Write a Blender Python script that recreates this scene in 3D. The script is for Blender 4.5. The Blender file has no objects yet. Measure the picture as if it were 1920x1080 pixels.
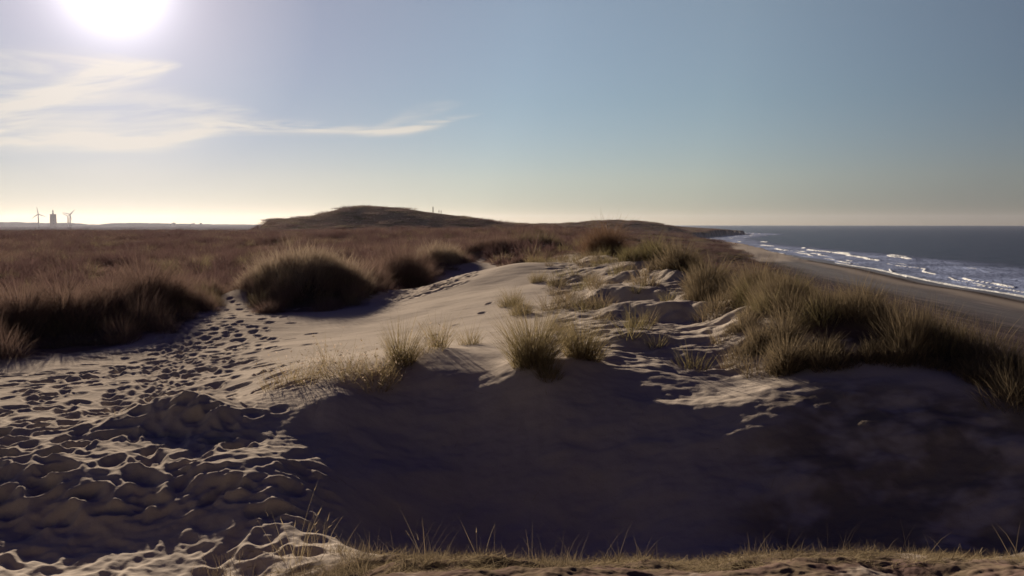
import bpy, bmesh, math, random
import numpy as np
from mathutils import Vector, Matrix

rng = np.random.default_rng(11)
random.seed(11)
scene = bpy.context.scene
COL = scene.collection
R = math.radians

# ------------------------------------------------------------------ camera
EYE = 14.0                     # metres above the sea
F = 1600.0                     # focal length in photograph pixels (1920 wide)
PITCH = math.atan(120.5 / F)
cam_d = bpy.data.cameras.new('camera')
cam = bpy.data.objects.new('camera', cam_d)
COL.objects.link(cam)
cam.location = (0, 0, EYE)
cam.rotation_euler = (math.pi / 2 - PITCH, 0, 0)
cam_d.sensor_width = 36.0
cam_d.lens = 36.0 * F / 1920.0
cam_d.clip_start = 0.05
cam_d.clip_end = 60000.0
scene.camera = cam
scene.render.engine = 'CYCLES'
scene.cycles.use_denoising = True
scene.cycles.max_bounces = 8
scene.cycles.diffuse_bounces = 4
scene.cycles.glossy_bounces = 2
scene.cycles.transmission_bounces = 6
scene.cycles.transparent_max_bounces = 6
scene.cycles.volume_bounces = 1
scene.cycles.filter_width = 1.6
scene.view_settings.view_transform = 'Standard'
scene.view_settings.look = 'None'
scene.view_settings.exposure = 0.85
scene.view_settings.gamma = 1.0

# ------------------------------------------------------------------ sun and sky
SUN_EL = R(14.2)
SUN_AZ = R(-24.56)             # from +Y, clockwise positive
sun_dir = Vector((math.cos(SUN_EL) * math.sin(SUN_AZ), math.cos(SUN_EL) * math.cos(SUN_AZ), math.sin(SUN_EL)))
sun_l = bpy.data.lights.new('sun', 'SUN')
sun_l.energy = 5.0
sun_l.angle = R(0.55)
sun_l.color = (1.0, 0.88, 0.73)
sun = bpy.data.objects.new('sun', sun_l)
sun.rotation_euler = (-sun_dir).to_track_quat('-Z', 'Y').to_euler()
sun.location = (0, 0, 60)
COL.objects.link(sun)


class NT:
    """small helper to write node trees"""
    def __init__(self, tree):
        self.t = tree
        tree.nodes.clear()

    def n(self, typ, **kw):
        nd = self.t.nodes.new(typ)
        for k, v in kw.items():
            setattr(nd, k, v)
        return nd

    def link(self, a, b):
        self.t.links.new(a, b)

    def put(self, sock, v):
        if isinstance(v, bpy.types.NodeSocket):
            self.t.links.new(v, sock)
        elif v is not None:
            sock.default_value = v

    def m(self, op, a, b=None, c=None, clamp=False):
        nd = self.n('ShaderNodeMath', operation=op, use_clamp=clamp)
        self.put(nd.inputs[0], a)
        self.put(nd.inputs[1], b)
        if c is not None:
            self.put(nd.inputs[2], c)
        return nd.outputs[0]

    def vm(self, op, a, b=None):
        nd = self.n('ShaderNodeVectorMath', operation=op)
        self.put(nd.inputs[0], a)
        if b is not None:
            self.put(nd.inputs[1], b)
        return nd.outputs['Value'] if op in ('DOT_PRODUCT', 'LENGTH') else nd.outputs[0]

    def mix(self, fac, a, b, blend='MIX'):
        nd = self.n('ShaderNodeMix', data_type='RGBA', blend_type=blend)
        self.put(nd.inputs[0], fac)
        self.put(nd.inputs[6], a)
        self.put(nd.inputs[7], b)
        return nd.outputs[2]

    def ramp(self, fac, stops, interp='LINEAR'):
        nd = self.n('ShaderNodeValToRGB')
        cr = nd.color_ramp
        cr.interpolation = interp
        while len(cr.elements) > 1:
            cr.elements.remove(cr.elements[-1])
        for i, (p, c) in enumerate(stops):
            e = cr.elements[0] if i == 0 else cr.elements.new(p)
            e.position = p
            e.color = (c, c, c, 1) if isinstance(c, (int, float)) else tuple(c) + (1,)
        self.put(nd.inputs[0], fac)
        return nd.outputs[0]

    def noise(self, vec, scale, detail=4, rough=0.55, dist=0.0):
        nd = self.n('ShaderNodeTexNoise')
        self.put(nd.inputs['Vector'], vec)
        nd.inputs['Scale'].default_value = scale
        nd.inputs['Detail'].default_value = detail
        nd.inputs['Roughness'].default_value = rough
        nd.inputs['Distortion'].default_value = dist
        return nd.outputs[0]

    def curve(self, fac, pts):
        nd = self.n('ShaderNodeFloatCurve')
        cu = nd.mapping.curves[0]
        for i, p in enumerate(pts):
            if i < 2:
                cu.points[i].location = p
            else:
                cu.points.new(*p)
        nd.mapping.update()
        self.put(nd.inputs[1], fac)
        return nd.outputs[0]


def az_el(px, py):
    r, u = (px - 960) / F, (540 - py) / F
    d = Vector((r, math.cos(PITCH) + u * math.sin(PITCH), -math.sin(PITCH) + u * math.cos(PITCH))).normalized()
    return math.atan2(d.x, d.y), math.asin(d.z)


world = bpy.data.worlds.new('World')
scene.world = world
world.use_nodes = True
W = NT(world.node_tree)
tc = W.n('ShaderNodeTexCoord')
dirv = W.vm('NORMALIZE', tc.outputs['Generated'])
sky = W.n('ShaderNodeTexSky', sky_type='NISHITA')
sky.sun_disc = False
sky.sun_elevation = SUN_EL
sky.sun_rotation = SUN_AZ
sky.altitude = 10
sky.air_density = 1.0
sky.dust_density = 0.25
sky.ozone_density = 1.0
sep = W.n('ShaderNodeSeparateXYZ')
W.link(dirv, sep.inputs[0])
DX, DY, DZ = sep.outputs
cosS = W.vm('DOT_PRODUCT', dirv, tuple(sun_dir))
ang = W.m('ARCCOSINE', W.m('MINIMUM', cosS, 0.999999))
el = W.m('ARCSINE', DZ)
az = W.m('ARCTAN2', DX, DY)
# the sky itself, a little dimmer on the side away from the sun
dim = W.ramp(W.m('DIVIDE', ang, math.pi), [(0.0000, (0.487, 0.516, 0.733)), (0.0333, (0.477, 0.518, 0.722)), (0.0667, (0.450, 0.515, 0.732)), (0.1389, (0.765, 0.822, 0.985)), (0.2111, (0.850, 0.862, 0.965)), (0.3000, (0.630, 0.618, 0.735)), (0.5000, (0.500, 0.500, 0.560)), (1.0000, (0.018, 0.010, 0.033))])
base = W.mix(1.0, sky.outputs[0], dim, 'MULTIPLY')
tint = W.ramp(W.m('DIVIDE', W.m('MAXIMUM', el, 0.0), math.pi / 2), [(0.0000, (0.37, 0.43, 0.56)), (0.0133, (0.37, 0.435, 0.58)), (0.0333, (0.465, 0.495, 0.570)), (0.0889, (0.548, 0.565, 0.570)), (0.1556, (0.735, 0.680, 0.610)), (0.3333, (0.125, 0.080, 0.320)), (1.0000, (0.115, 0.072, 0.400))])
base = W.mix(1.0, base, tint, 'MULTIPLY')
# glow of the sun in the air round it
g1 = W.m('EXPONENT', W.m('MULTIPLY', W.m('POWER', W.m('DIVIDE', ang, R(1.7)), 1.3), -1.0))
g2 = W.m('EXPONENT', W.m('DIVIDE', ang, -R(5.5)))
g3 = W.m('EXPONENT', W.m('DIVIDE', ang, -R(9.0)))
glow = W.vm('ADD', W.vm('ADD', W.vm('MULTIPLY', (28.0, 26.5, 27.5), g1), W.vm('MULTIPLY', (1.8, 1.4, 1.7), g2)), W.vm('MULTIPLY', (0.85, 0.80, 0.90), g3))
base = W.vm('ADD', base, glow)
# cirrus: fibres along a few curved streaks, placed by compass direction and height
A0, A1 = az_el(-500, 200)[0], az_el(1300, 200)[0]
azn = W.m('DIVIDE', W.m('SUBTRACT', az, A0), A1 - A0, clamp=True)


def streak(pts, widths, tilt, seed, gain):
    """pts: (px, py) along the streak, widths: (px, half width in px)"""
    E0, E1 = az_el(960, 420)[1], az_el(960, 0)[1]
    cp = [((az_el(px, py)[0] - A0) / (A1 - A0), (az_el(px, py)[1] - E0) / (E1 - E0)) for px, py in pts]
    mid = W.m('ADD', W.m('MULTIPLY', W.curve(azn, cp), E1 - E0), E0)
    wp = [((az_el(px, 240)[0] - A0) / (A1 - A0), w / F * 10) for px, w in widths]
    wid = W.m('MAXIMUM', W.m('MULTIPLY', W.curve(azn, wp), 0.1), 0.0008)
    dev = W.m('SUBTRACT', el, mid)
    cmb = W.n('ShaderNodeCombineXYZ')
    W.put(cmb.inputs[0], W.m('MULTIPLY', az, 7.0))
    W.put(cmb.inputs[1], W.m('ADD', W.m('MULTIPLY', el, 60.0), W.m('MULTIPLY', az, tilt)))
    cmb.inputs[2].default_value = seed
    nz = W.noise(cmb.outputs[0], 1.0, 6, 0.6, 0.6)
    prof = W.m('EXPONENT', W.m('MULTIPLY', W.m('POWER', W.m('ABSOLUTE', W.m('DIVIDE', dev, wid)), 2.0), -1.0))
    fib = W.ramp(nz, [(0.38, 0.0), (0.80, 1.0)])
    inside = W.m('MULTIPLY', W.m('MULTIPLY', W.m('SUBTRACT', wid, 0.0008), 1 / 0.0050, clamp=True), gain)
    return W.m('MULTIPLY', W.m('MULTIPLY', prof, fib), inside)


cl = streak([(-500, 400), (-100, 270), (0, 226), (80, 190), (180, 146), (280, 130), (340, 122), (1300, 110)], [(-500, 40), (0, 22), (180, 26), (260, 18), (340, 4), (360, 0), (1300, 0)], -14, 1.3, 2.0)
for s in (streak([(-500, 240), (0, 258), (200, 262), (330, 252), (430, 236), (500, 238), (640, 242), (720, 246), (800, 235), (880, 218), (1300, 150)], [(-500, 20), (0, 14), (300, 17), (460, 12), (700, 8), (800, 8), (890, 3), (930, 0), (1300, 0)], -2, 4.1, 1.9),
          streak([(-500, 260), (0, 205), (200, 215), (340, 210), (1300, 190)], [(-500, 60), (0, 60), (200, 55), (320, 30), (480, 4), (500, 0), (1300, 0)], -6, 7.7, 1.1),
          streak([(-500, 150), (0, 120), (120, 128), (250, 118), (1300, 110)], [(-500, 40), (0, 28), (200, 24), (300, 5), (340, 0), (1300, 0)], 3, 2.9, 0.9),
          streak([(-500, 275), (0, 262), (300, 276), (360, 274), (1300, 270)], [(-500, 10), (0, 9), (250, 10), (360, 4), (400, 0), (1300, 0)], 2, 9.2, 0.7),
          streak([(-500, 240), (640, 262), (720, 236), (780, 212), (860, 195), (1300, 150)], [(-500, 0), (640, 0), (700, 6), (800, 12), (900, 0), (1300, 0)], -8, 5.5, 0.45),
          streak([(-500, 378), (0, 380), (500, 390), (800, 384), (1300, 384)], [(-500, 9), (0, 9), (500, 6), (800, 0), (1300, 0)], 0, 3.3, 0.35)):
    cl = W.m('ADD', cl, s)
cl = W.m('MINIMUM', cl, 0.85)
cloudcol = W.vm('ADD', (6.6, 6.0, 5.2), W.vm('MULTIPLY', (4.5, 4.0, 4.0), g2))
base = W.mix(cl, base, cloudcol)
bg = W.n('ShaderNodeBackground')
W.link(base, bg.inputs[0])
bg.inputs[1].default_value = 0.063
wo = W.n('ShaderNodeOutputWorld')
W.link(bg.outputs[0], wo.inputs[0])


# ------------------------------------------------------------------ helpers
def at(px, py, d):
    """the point d metres ahead of the viewpoint seen at a pixel of the photograph -> world x, y, z"""
    r, u = (px - 960) / F, (540 - py) / F
    fy = math.cos(PITCH) + u * math.sin(PITCH)
    fz = -math.sin(PITCH) + u * math.cos(PITCH)
    return (d * r / fy, d, EYE + d * fz / fy)


def phi_px(px):
    return math.atan((px - 960) / F)


def perlin(x, y, seed=0):
    """gradient noise, about -0.7..0.7"""
    r = np.random.default_rng(seed)
    p = r.permutation(512).astype(np.int32)
    ga = r.uniform(0, 2 * np.pi, 512).astype(np.float32)
    gx, gy = np.cos(ga), np.sin(ga)
    x = np.asarray(x, np.float32); y = np.asarray(y, np.float32)
    xi = np.floor(x).astype(np.int32); yi = np.floor(y).astype(np.int32)
    xf = x - xi; yf = y - yi
    u = xf * xf * xf * (xf * (xf * 6 - 15) + 10)
    v = yf * yf * yf * (yf * (yf * 6 - 15) + 10)

    def g(ix, iy, fx, fy):
        h = p[(p[ix & 511] + iy) & 511]
        return gx[h] * fx + gy[h] * fy
    n00 = g(xi, yi, xf, yf); n10 = g(xi + 1, yi, xf - 1, yf)
    n01 = g(xi, yi + 1, xf, yf - 1); n11 = g(xi + 1, yi + 1, xf - 1, yf - 1)
    a = n00 + u * (n10 - n00); b = n01 + u * (n11 - n01)
    return a + v * (b - a)


def fbm(x, y, octaves=4, seed=0, gain=0.5):
    s = 0; a = 1.0
    for o in range(octaves):
        s = s + a * perlin(x * 2 ** o + 13.7 * o, y * 2 ** o - 7.1 * o, seed + o)
        a *= gain
    return s


def sstep(a, b, x):
    t = np.clip((x - a) / (b - a), 0, 1)
    return t * t * (3 - 2 * t)


def smax(a, b, k):
    h = np.clip(0.5 + 0.5 * (a - b) / k, 0, 1)
    return b + (a - b) * h + k * h * (1 - h)


def mesh_from(name, verts, faces, smooth=True):
    """verts (n,3), faces (m,4) or (m,3) numpy"""
    me = bpy.data.meshes.new(name)
    verts = np.ascontiguousarray(verts, np.float32); faces = np.ascontiguousarray(faces, np.int32)
    k = faces.shape[1]
    me.vertices.add(len(verts)); me.vertices.foreach_set('co', verts.ravel())
    me.loops.add(faces.size); me.loops.foreach_set('vertex_index', faces.ravel())
    me.polygons.add(len(faces))
    me.polygons.foreach_set('loop_start', np.arange(0, faces.size, k, dtype=np.int32))
    me.polygons.foreach_set('loop_total', np.full(len(faces), k, np.int32))
    me.update(calc_edges=True)
    if smooth:
        me.polygons.foreach_set('use_smooth', np.ones(len(faces), bool))
    return me


def attr(me, name, arr):
    a = me.attributes.new(name, 'FLOAT', 'POINT')
    a.data.foreach_set('value', np.ascontiguousarray(arr, np.float32).ravel())


def link(name, me, mat=None, parent=None, label=None, cat=None, group=None, kind=None):
    o = bpy.data.objects.new(name, me)
    COL.objects.link(o)
    if mat is not None and me is not None:
        me.materials.clear(); me.materials.append(mat)
    if parent is not None:
        o.parent = parent
    tag(o, label, cat, group, kind)
    return o


def tag(o, label=None, cat=None, group=None, kind=None):
    for k, v in (('label', label), ('category', cat), ('group', group), ('kind', kind)):
        if v:
            o[k] = v
    return o


# ------------------------------------------------------------------ the shape of the land
CTRL = []


def col(px, *pts):
    for py, d in pts:
        x, y, z = at(px, py, d)
        CTRL.append((math.log(math.hypot(x, y)), math.atan2(x, y), z - EYE))


def colz(px, *pts):
    for z, d in pts:
        x = d * (px - 960) / F
        CTRL.append((math.log(math.hypot(x, d)), math.atan2(x, d), z))


PLAIN = [(-2.75, 40), (-2.7, 80), (-2.6, 150), (-3.0, 250), (-5.0, 500), (-11, 1000), (-14, 2000)]
for px in (-400, 0, 200):
    col(px, (1080, 7.68), (1040, 8.22), (1000, 8.72), (950, 9.22), (900, 9.73), (850, 10.42), (800, 11.85), (740, 14.4), (690, 17.5), (640, 21.3), (605, 25))
    colz(px, *PLAIN)
col(400, (1080, 7.65), (1040, 8.15), (1000, 8.6), (930, 9.35), (880, 9.95), (820, 11.3), (760, 13.8), (700, 16.8), (650, 20.5), (600, 25), (562, 31))
colz(400, *PLAIN)
col(540, (1080, 7.5), (1040, 7.95), (1000, 8.45), (960, 8.95), (900, 9.75), (840, 10.8), (780, 11.9), (728, 12.9), (690, 15), (650, 19), (600, 25), (565, 31))
colz(540, (-2.7, 40), (-2.6, 80), (-2.6, 150), (-3.2, 250), (-4.5, 450), (-7, 700), (-11, 1000))
col(620, (1070, 7.45), (1035, 7.8)); colz(620, (-3.3, 9.0), (-3.0, 10.6)); col(620, (708, 13.2), (670, 16.5), (610, 24), (565, 31))
colz(620, (-2.6, 45), (-2.6, 80), (-2.6, 150), (-3.2, 250), (-4.0, 450), (-7, 700), (-10, 1000))
col(720, (1050, 7.4)); colz(720, (-3.7, 9.3), (-2.95, 11.6)); col(720, (694, 13.4), (650, 17), (600, 24), (566, 31))
colz(720, (-2.6, 40), (-2.4, 80), (-2.5, 150), (-3.2, 250), (-4.0, 450), (-7, 700), (-10, 1000))
col(850, (1045, 7.4)); colz(850, (-3.85, 9.4), (-2.95, 11.6)); col(850, (692, 13.4), (645, 16.5), (600, 21.5), (560, 26.5), (528, 30), (523, 33))
colz(850, (-2.75, 37), (-2.5, 48), (-2.2, 80), (-2.5, 150), (-3.2, 250), (-4.0, 450), (-7, 700), (-10, 1000))
col(930, (1048, 7.4)); colz(930, (-3.85, 9.4), (-2.9, 11.6)); col(930, (692, 13.3), (640, 16.2), (600, 20), (560, 24), (520, 28.5), (502, 31.5))
colz(930, (-2.3, 37), (-2.2, 50), (-2.0, 80), (-2.4, 150), (-3.0, 300), (-4.0, 450), (-6, 700), (-9, 1000))
col(990, (1050, 7.4)); colz(990, (-3.85, 9.4), (-2.85, 11.6)); col(990, (690, 13.2), (640, 16), (600, 19.3), (560, 23.5), (520, 28), (489, 31.5))
colz(990, (-1.9, 36), (-2.0, 50), (-1.9, 80), (-2.3, 150), (-3.0, 300), (-4.0, 470), (-6, 700), (-9, 1000))
col(1060, (1052, 7.4)); colz(1060, (-3.85, 9.4), (-2.8, 11.6)); col(1060, (700, 13.0), (650, 15.2), (610, 18), (570, 21.5), (530, 26), (500, 32))
colz(1060, (-1.6, 42), (-1.8, 60), (-2.0, 100), (-2.8, 200), (-4, 500), (-6, 800), (-9, 1500))
col(1150, (1055, 7.3)); colz(1150, (-3.8, 9.3), (-2.95, 11.3)); col(1150, (722, 12.6), (670, 14.2), (620, 17), (570, 21), (530, 25.5), (492, 34))
colz(1150, (-1.4, 42), (-1.8, 60), (-2.4, 110), (-3, 250), (-5, 500), (-7, 800), (-9, 1500))
col(1240, (1055, 7.3)); colz(1240, (-3.7, 9.2), (-2.95, 11.0)); col(1240, (748, 12.1), (690, 13.6), (640, 15.6), (600, 18), (560, 21.5), (530, 25))
colz(1240, (-1.6, 29), (-2.2, 45), (-4.0, 90), (-7, 200), (-7, 400), (-8, 800), (-10, 1500))
col(1330, (1055, 7.3)); colz(1330, (-3.6, 9.1), (-2.9, 10.9)); col(1330, (778, 11.6), (720, 13), (665, 14.6), (615, 17.2), (585, 19.5))
colz(1330, (-1.8, 22), (-2.6, 30), (-6, 60), (-10, 110), (-12, 250), (-9.5, 600), (-7.2, 1000), (-9, 1500))
col(1430, (1048, 7.3)); colz(1430, (-3.6, 9.1)); col(1430, (748, 11.8), (690, 13.4))
colz(1430, (-1.75, 15.5), (-1.75, 18), (-3.2, 25), (-7.5, 45), (-12, 80), (-15, 150), (-16, 600), (-15, 1500))
col(1540, (1043, 7.3)); colz(1540, (-3.6, 9.0)); col(1540, (735, 11.9))
colz(1540, (-1.8, 14.2), (-1.9, 16), (-3.6, 22), (-7.5, 36), (-11.5, 55), (-15, 100), (-18, 600), (-18, 1500))
col(1700, (1041, 7.3)); colz(1700, (-3.5, 9.0)); col(1700, (738, 11.6))
colz(1700, (-1.95, 13.2), (-2.3, 15), (-4.2, 20), (-8, 30), (-11.5, 42), (-15, 80), (-20, 600), (-20, 1500))
col(1900, (1043, 7.2)); colz(1900, (-3.4, 8.8)); col(1900, (762, 11.0))
colz(1900, (-2.2, 12.2), (-2.7, 13.6), (-4.6, 18), (-8, 26), (-11.5, 35), (-16, 70), (-22, 600), (-22, 1500))
col(2300, (1045, 7.1)); colz(2300, (-3.2, 8.6), (-2.5, 10.2), (-2.9, 12), (-5.2, 16), (-8, 22), (-11.5, 28), (-16, 60), (-24, 600))
for px in (-400, 300, 800, 1300, 1800, 2300):
    colz(px, (-1.62, 0.35), (-1.64, 0.8), (-1.7, 1.5), (-1.85, 2.6), (-2.15, 4.2), (-2.6, 6.0))
CT = np.array(CTRL)
_c2 = 0.07 ** 2


def _phi(a, b):
    return np.sqrt((a[:, None, 0] - b[None, :, 0]) ** 2 + 1.1 * (a[:, None, 1] - b[None, :, 1]) ** 2 + _c2)


_K = _phi(CT, CT) - 0.002 * np.eye(len(CT))
_n = len(CT)
_A = np.zeros((_n + 3, _n + 3)); _A[:_n, :_n] = _K
_A[:_n, _n] = 1; _A[:_n, _n + 1:] = CT[:, :2]; _A[_n:, :_n] = _A[:_n, _n:].T
_W = np.linalg.solve(_A, np.concatenate([CT[:, 2], np.zeros(3)]))


def rbf(lr, ph):
    q = np.stack([lr.ravel(), ph.ravel()], 1)
    out = np.empty(len(q))
    for i in range(0, len(q), 60000):
        s = q[i:i + 60000]
        out[i:i + 60000] = _phi(s, CT) @ _W[:_n] + _W[_n] + s @ _W[_n + 1:]
    return out.reshape(lr.shape)


SH_Y = [-400, -50, 0, 80, 160, 318, 588, 800, 1000, 1120, 1211, 1300, 1500, 2000, 3500, 9000]
SH_X = [70, 76, 80, 87, 96, 117, 129, 172, 245, 305, 329, 325, 250, 60, -500, -3500]


def shore(y):
    return np.interp(y, SH_Y, SH_X)


def inland(x, y):
    """metres from the water's edge, positive on land"""
    return shore(y) - x + 1.6 * perlin(x / 23, y / 23, 91) + 1.2 * np.sin(y / 19.0)


def beach_z(x, y):
    s = inland(x, y)
    b = np.where(s > 0, 0.032 * np.minimum(s, 60) + 0.010 * np.clip(s - 60, 0, 60), 0.03 * np.maximum(s, -400))
    b = b + 0.16 * np.exp(-((s - 9) / 3.2) ** 2) - 0.10 * np.exp(-((s - 16) / 4.0) ** 2)
    return b - EYE


VEG_PX = [-500, 0, 200, 330, 400, 430, 460, 480, 560, 690, 720, 800, 860, 900, 960, 1000, 1060, 1150, 1200, 1250, 1300, 1350, 1400, 1450, 1550, 1700, 1850, 2000, 2300]
VEG_D = [16, 20.0, 22.6, 24.8, 29, 34, 31, 27.8, 27.4, 29, 33, 38, 43, 46, 40, 39, 42, 38, 31, 27, 22.5, 19.5, 17.5, 15.2, 14.0, 13.4, 12.9, 12.5, 11.9]
_vp = np.array([phi_px(p) for p in VEG_PX])


def veg_edge(ph):
    return np.interp(ph, _vp, VEG_D)


def veg_mask(x, y):
    r = np.hypot(x, y); ph = np.arctan2(x, y)
    e = veg_edge(ph)
    w = sstep(-0.02, 0.05, np.log(np.maximum(r, 0.1) / e) + 0.05 * perlin(x / 1.6, y / 1.6, 5))
    w = w * (np.abs(ph) < 1.3)
    dune = 14 + beach_z(x, y)
    return w * sstep(-1.0, 3.0, inland(x, y) - np.interp(y, [200, 400, 600, 900], [38, 22, 8, 1]) + 4 * perlin(x / 9, y / 9, 8))


# low lips where the wind has cut the sand: (line of (px, py, d)), height, width towards us, width away
LIPS = []


def lip(pts, h, wf, wb):
    P = np.array([at(*p)[:2] for p in pts])
    LIPS.append((P[:, 0], P[:, 1], h, wf, wb))


lip([(1075, 506, 31), (1100, 500, 32), (1150, 496, 33), (1195, 500, 33)], 0.30, 0.7, 2.6)
lip([(1100, 534, 24.5), (1150, 532, 24.8), (1195, 536, 24.6), (1250, 548, 23.2), (1285, 556, 22.6)], 0.34, 0.45, 1.8)
lip([(1085, 552, 21.6), (1140, 554, 21.8), (1220, 562, 21.0), (1290, 572, 20.2), (1350, 578, 19.6)], 0.36, 0.4, 1.5)
lip([(1125, 586, 18.8), (1180, 588, 18.9), (1250, 594, 18.4), (1320, 598, 18.1), (1370, 600, 18.0)], 0.28, 0.35, 1.5)
lip([(1120, 650, 15.0), (1200, 655, 15.0), (1290, 668, 14.6), (1370, 672, 14.4)], 0.10, 0.35, 1.2)
lip([(1180, 690, 13.6), (1260, 700, 13.4), (1340, 716, 13.0)], 0.08, 0.35, 1.0)
lip([(200, 806, 11.9), (270, 800, 12.1), (330, 795, 12.2), (400, 803, 12.0), (470, 815, 11.8)], 0.50, 0.5, 1.0)
lip([(540, 790, 11.7), (600, 776, 12.1), (680, 782, 12.0), (720, 790, 11.8)], 0.22, 0.5, 1.1)
lip([(700, 700, 13.3), (770, 672, 14.2), (830, 690, 13.4), (870, 705, 13.2)], 0.22, 0.55, 1.2)
lip([(40, 945, 9.1), (110, 925, 9.4), (180, 935, 9.2), (260, 945, 9.1), (300, 930, 9.3)], 0.10, 0.25, 0.6)
lip([(130, 905, 9.7), (200, 898, 9.8), (280, 892, 9.9)], 0.09, 0.25, 0.6)
lip([(300, 890, 9.9), (420, 893, 9.8), (520, 898, 9.8)], 0.09, 0.3, 0.7)

# mounds of caught sand under the tussocks: x, y, radius, height
MOUNDS = []


def mound(px, d, rad, h):
    MOUNDS.append((d * (px - 960) / F, d, rad, h))


for a in ((1000, 12.9, 0.6, 0.22), (1090, 13.4, 0.5, 0.15), (1140, 38, 1.6, 0.3), (1215, 27.5, 1.4, 0.35), (1285, 23, 1.2, 0.35),
          (1345, 19.8, 0.9, 0.35), (1400, 17.4, 0.9, 0.3), (1500, 16.0, 1.0, 0.28), (1620, 14.6, 0.9, 0.25), (1720, 14.0, 0.8, 0.2),
          (1830, 13.0, 0.7, 0.15), (1000, 54, 2.4, 0.7), (920, 50, 2.0, 0.7), (560, 31.2, 2.2, 0.6), (620, 32.0, 2.0, 0.5), (500, 31.4, 1.6, 0.3),
          (840, 45, 2.0, 0.5), (790, 43, 1.8, 0.3), (330, 27.8, 1.4, 0.2), (200, 25.0, 1.4, 0.25), (90, 23.2, 1.5, 0.25), (-20, 22.2, 1.5, 0.25)):
    mound(*a)


# the dunes that stand up from the plain far off: crest line (px, py), distance, width towards us, width away
HILLS = [([(440, 445), (478, 436), (490, 424), (505, 412), (545, 409), (575, 408), (605, 400), (640, 391), (672, 387), (700, 386), (740, 389), (785, 395), (830, 401), (880, 408), (925, 415), (960, 419), (1000, 422), (1050, 428)], 450, 42, 120),
         ([(900, 430), (960, 421), (1040, 419.5), (1085, 417), (1115, 414), (1150, 413), (1185, 413.5), (1215, 417), (1240, 420), (1260, 425), (1290, 436)], 800, 60, 150),
         ([(1150, 430), (1215, 422.5), (1250, 422), (1280, 425), (1330, 428), (1365, 430.5), (1390, 434.5), (1402, 440)], 1120, 55, 90)]


def hill_add(x, y, z):
    ph = np.arctan2(x, y)
    for line, d, wf, wb in HILLS:
        pp = np.array([phi_px(p) for p, _ in line]); zz = np.array([at(960, q, d)[2] - EYE for _, q in line])
        top = np.interp(ph, pp, zz, left=-40, right=-40) + 0.25 * perlin(x / 6, y / 6, 401)
        t = y - d - 14 * perlin(x / 30, x * 0 + d, 402)
        f = np.where(t < 0, np.exp(-(t / wf) ** 2), np.exp(-(t / wb) ** 2))
        z = z + np.maximum(top - z, 0) * f * (y > 0)
    return z


def height(x, y):
    """height of the bare ground above the sea"""
    x = np.asarray(x, float); y = np.asarray(y, float)
    r = np.maximum(np.hypot(x, y), 0.3); ph = np.arctan2(x, y)
    pc = np.clip(ph, -0.72, 0.72)
    z = rbf(np.log(np.minimum(r, 2600)), pc)
    w = sstep(0.9, 1.7, np.abs(ph))
    z = z * (1 - w) + (-1.7 - 0.35 * sstep(2, 30, r) - 0.28 * np.maximum(x - 14, 0)) * w
    for X, Y, h, wf, wb in LIPS:
        t = y - np.interp(x, X, Y) + 0.28 * fbm(x / 1.1, y / 2.0, 3, 77)
        env = sstep(X[0] - 0.6, X[0] + 1.2, x) * (1 - sstep(X[-1] - 1.2, X[-1] + 0.6, x)) * np.clip(0.95 + 0.7 * perlin(x / 1.5 + h * 50, y / 3, 78), 0.1, 1.4)
        z = z + h * env * np.where(t > 0, np.exp(-(t / wb) ** 2), np.exp(-(t / wf) ** 2))
    for mx, my, rad, h in MOUNDS:
        z = z + h * np.exp(-((x - mx) ** 2 + (y - my) ** 2) / rad ** 2)
    vm = veg_mask(x, y)
    far = sstep(20, 200, r)
    z = z + (0.10 + 0.10 * vm) * fbm(x / 4.5, y / 4.5, 3, 21) * sstep(5, 9, r)
    z = z + far * 0.9 * fbm(x / 28, y / 28, 3, 31) + sstep(200, 600, r) * 0.8 * fbm(x / 70, y / 70, 4, 41)
    z = hill_add(x, y, z)
    bz = beach_z(x, y); s = inland(x, y)
    z = np.minimum(z, bz + 60 * sstep(np.interp(y, [500, 900], [4, -1]), np.interp(y, [200, 900], [70, 14]), s))
    z = smax(z, bz, 0.5)
    return z + EYE


# ------------------------------------------------------------------ ground mesh (finer where one stands nearer)
rad = np.unique(np.concatenate([np.geomspace(0.35, 6.2, 110), np.geomspace(6.2, 42, 720), np.geomspace(42, 320, 230), np.geomspace(320, 2600, 110), np.geomspace(2600, 8600, 12)]))
A_IN = R(37.0)
ang_in = np.linspace(-A_IN, A_IN, 1250)
ang_out = np.linspace(A_IN, 2 * math.pi - A_IN, 120)[1:-1]
angs = np.concatenate([ang_in, ang_out])
NR, NA = len(rad), len(angs)
PH, RR = np.meshgrid(angs, rad)
GX = RR * np.sin(PH); GY = RR * np.cos(PH)
GZ = height(GX, GY)
GVEG_SHADE = veg_mask(GX, GY)
GIN = inland(GX, GY)
GB = sstep(0.25, 0.9, 1 - np.clip((GZ - EYE - beach_z(GX, GY)) / 0.8, 0, 1))   # 1 on the beach
bare = (1 - GVEG_SHADE) * (1 - GB)
near = sstep(5.5, 7.0, RR) * (1 - sstep(38, 60, RR))
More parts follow.
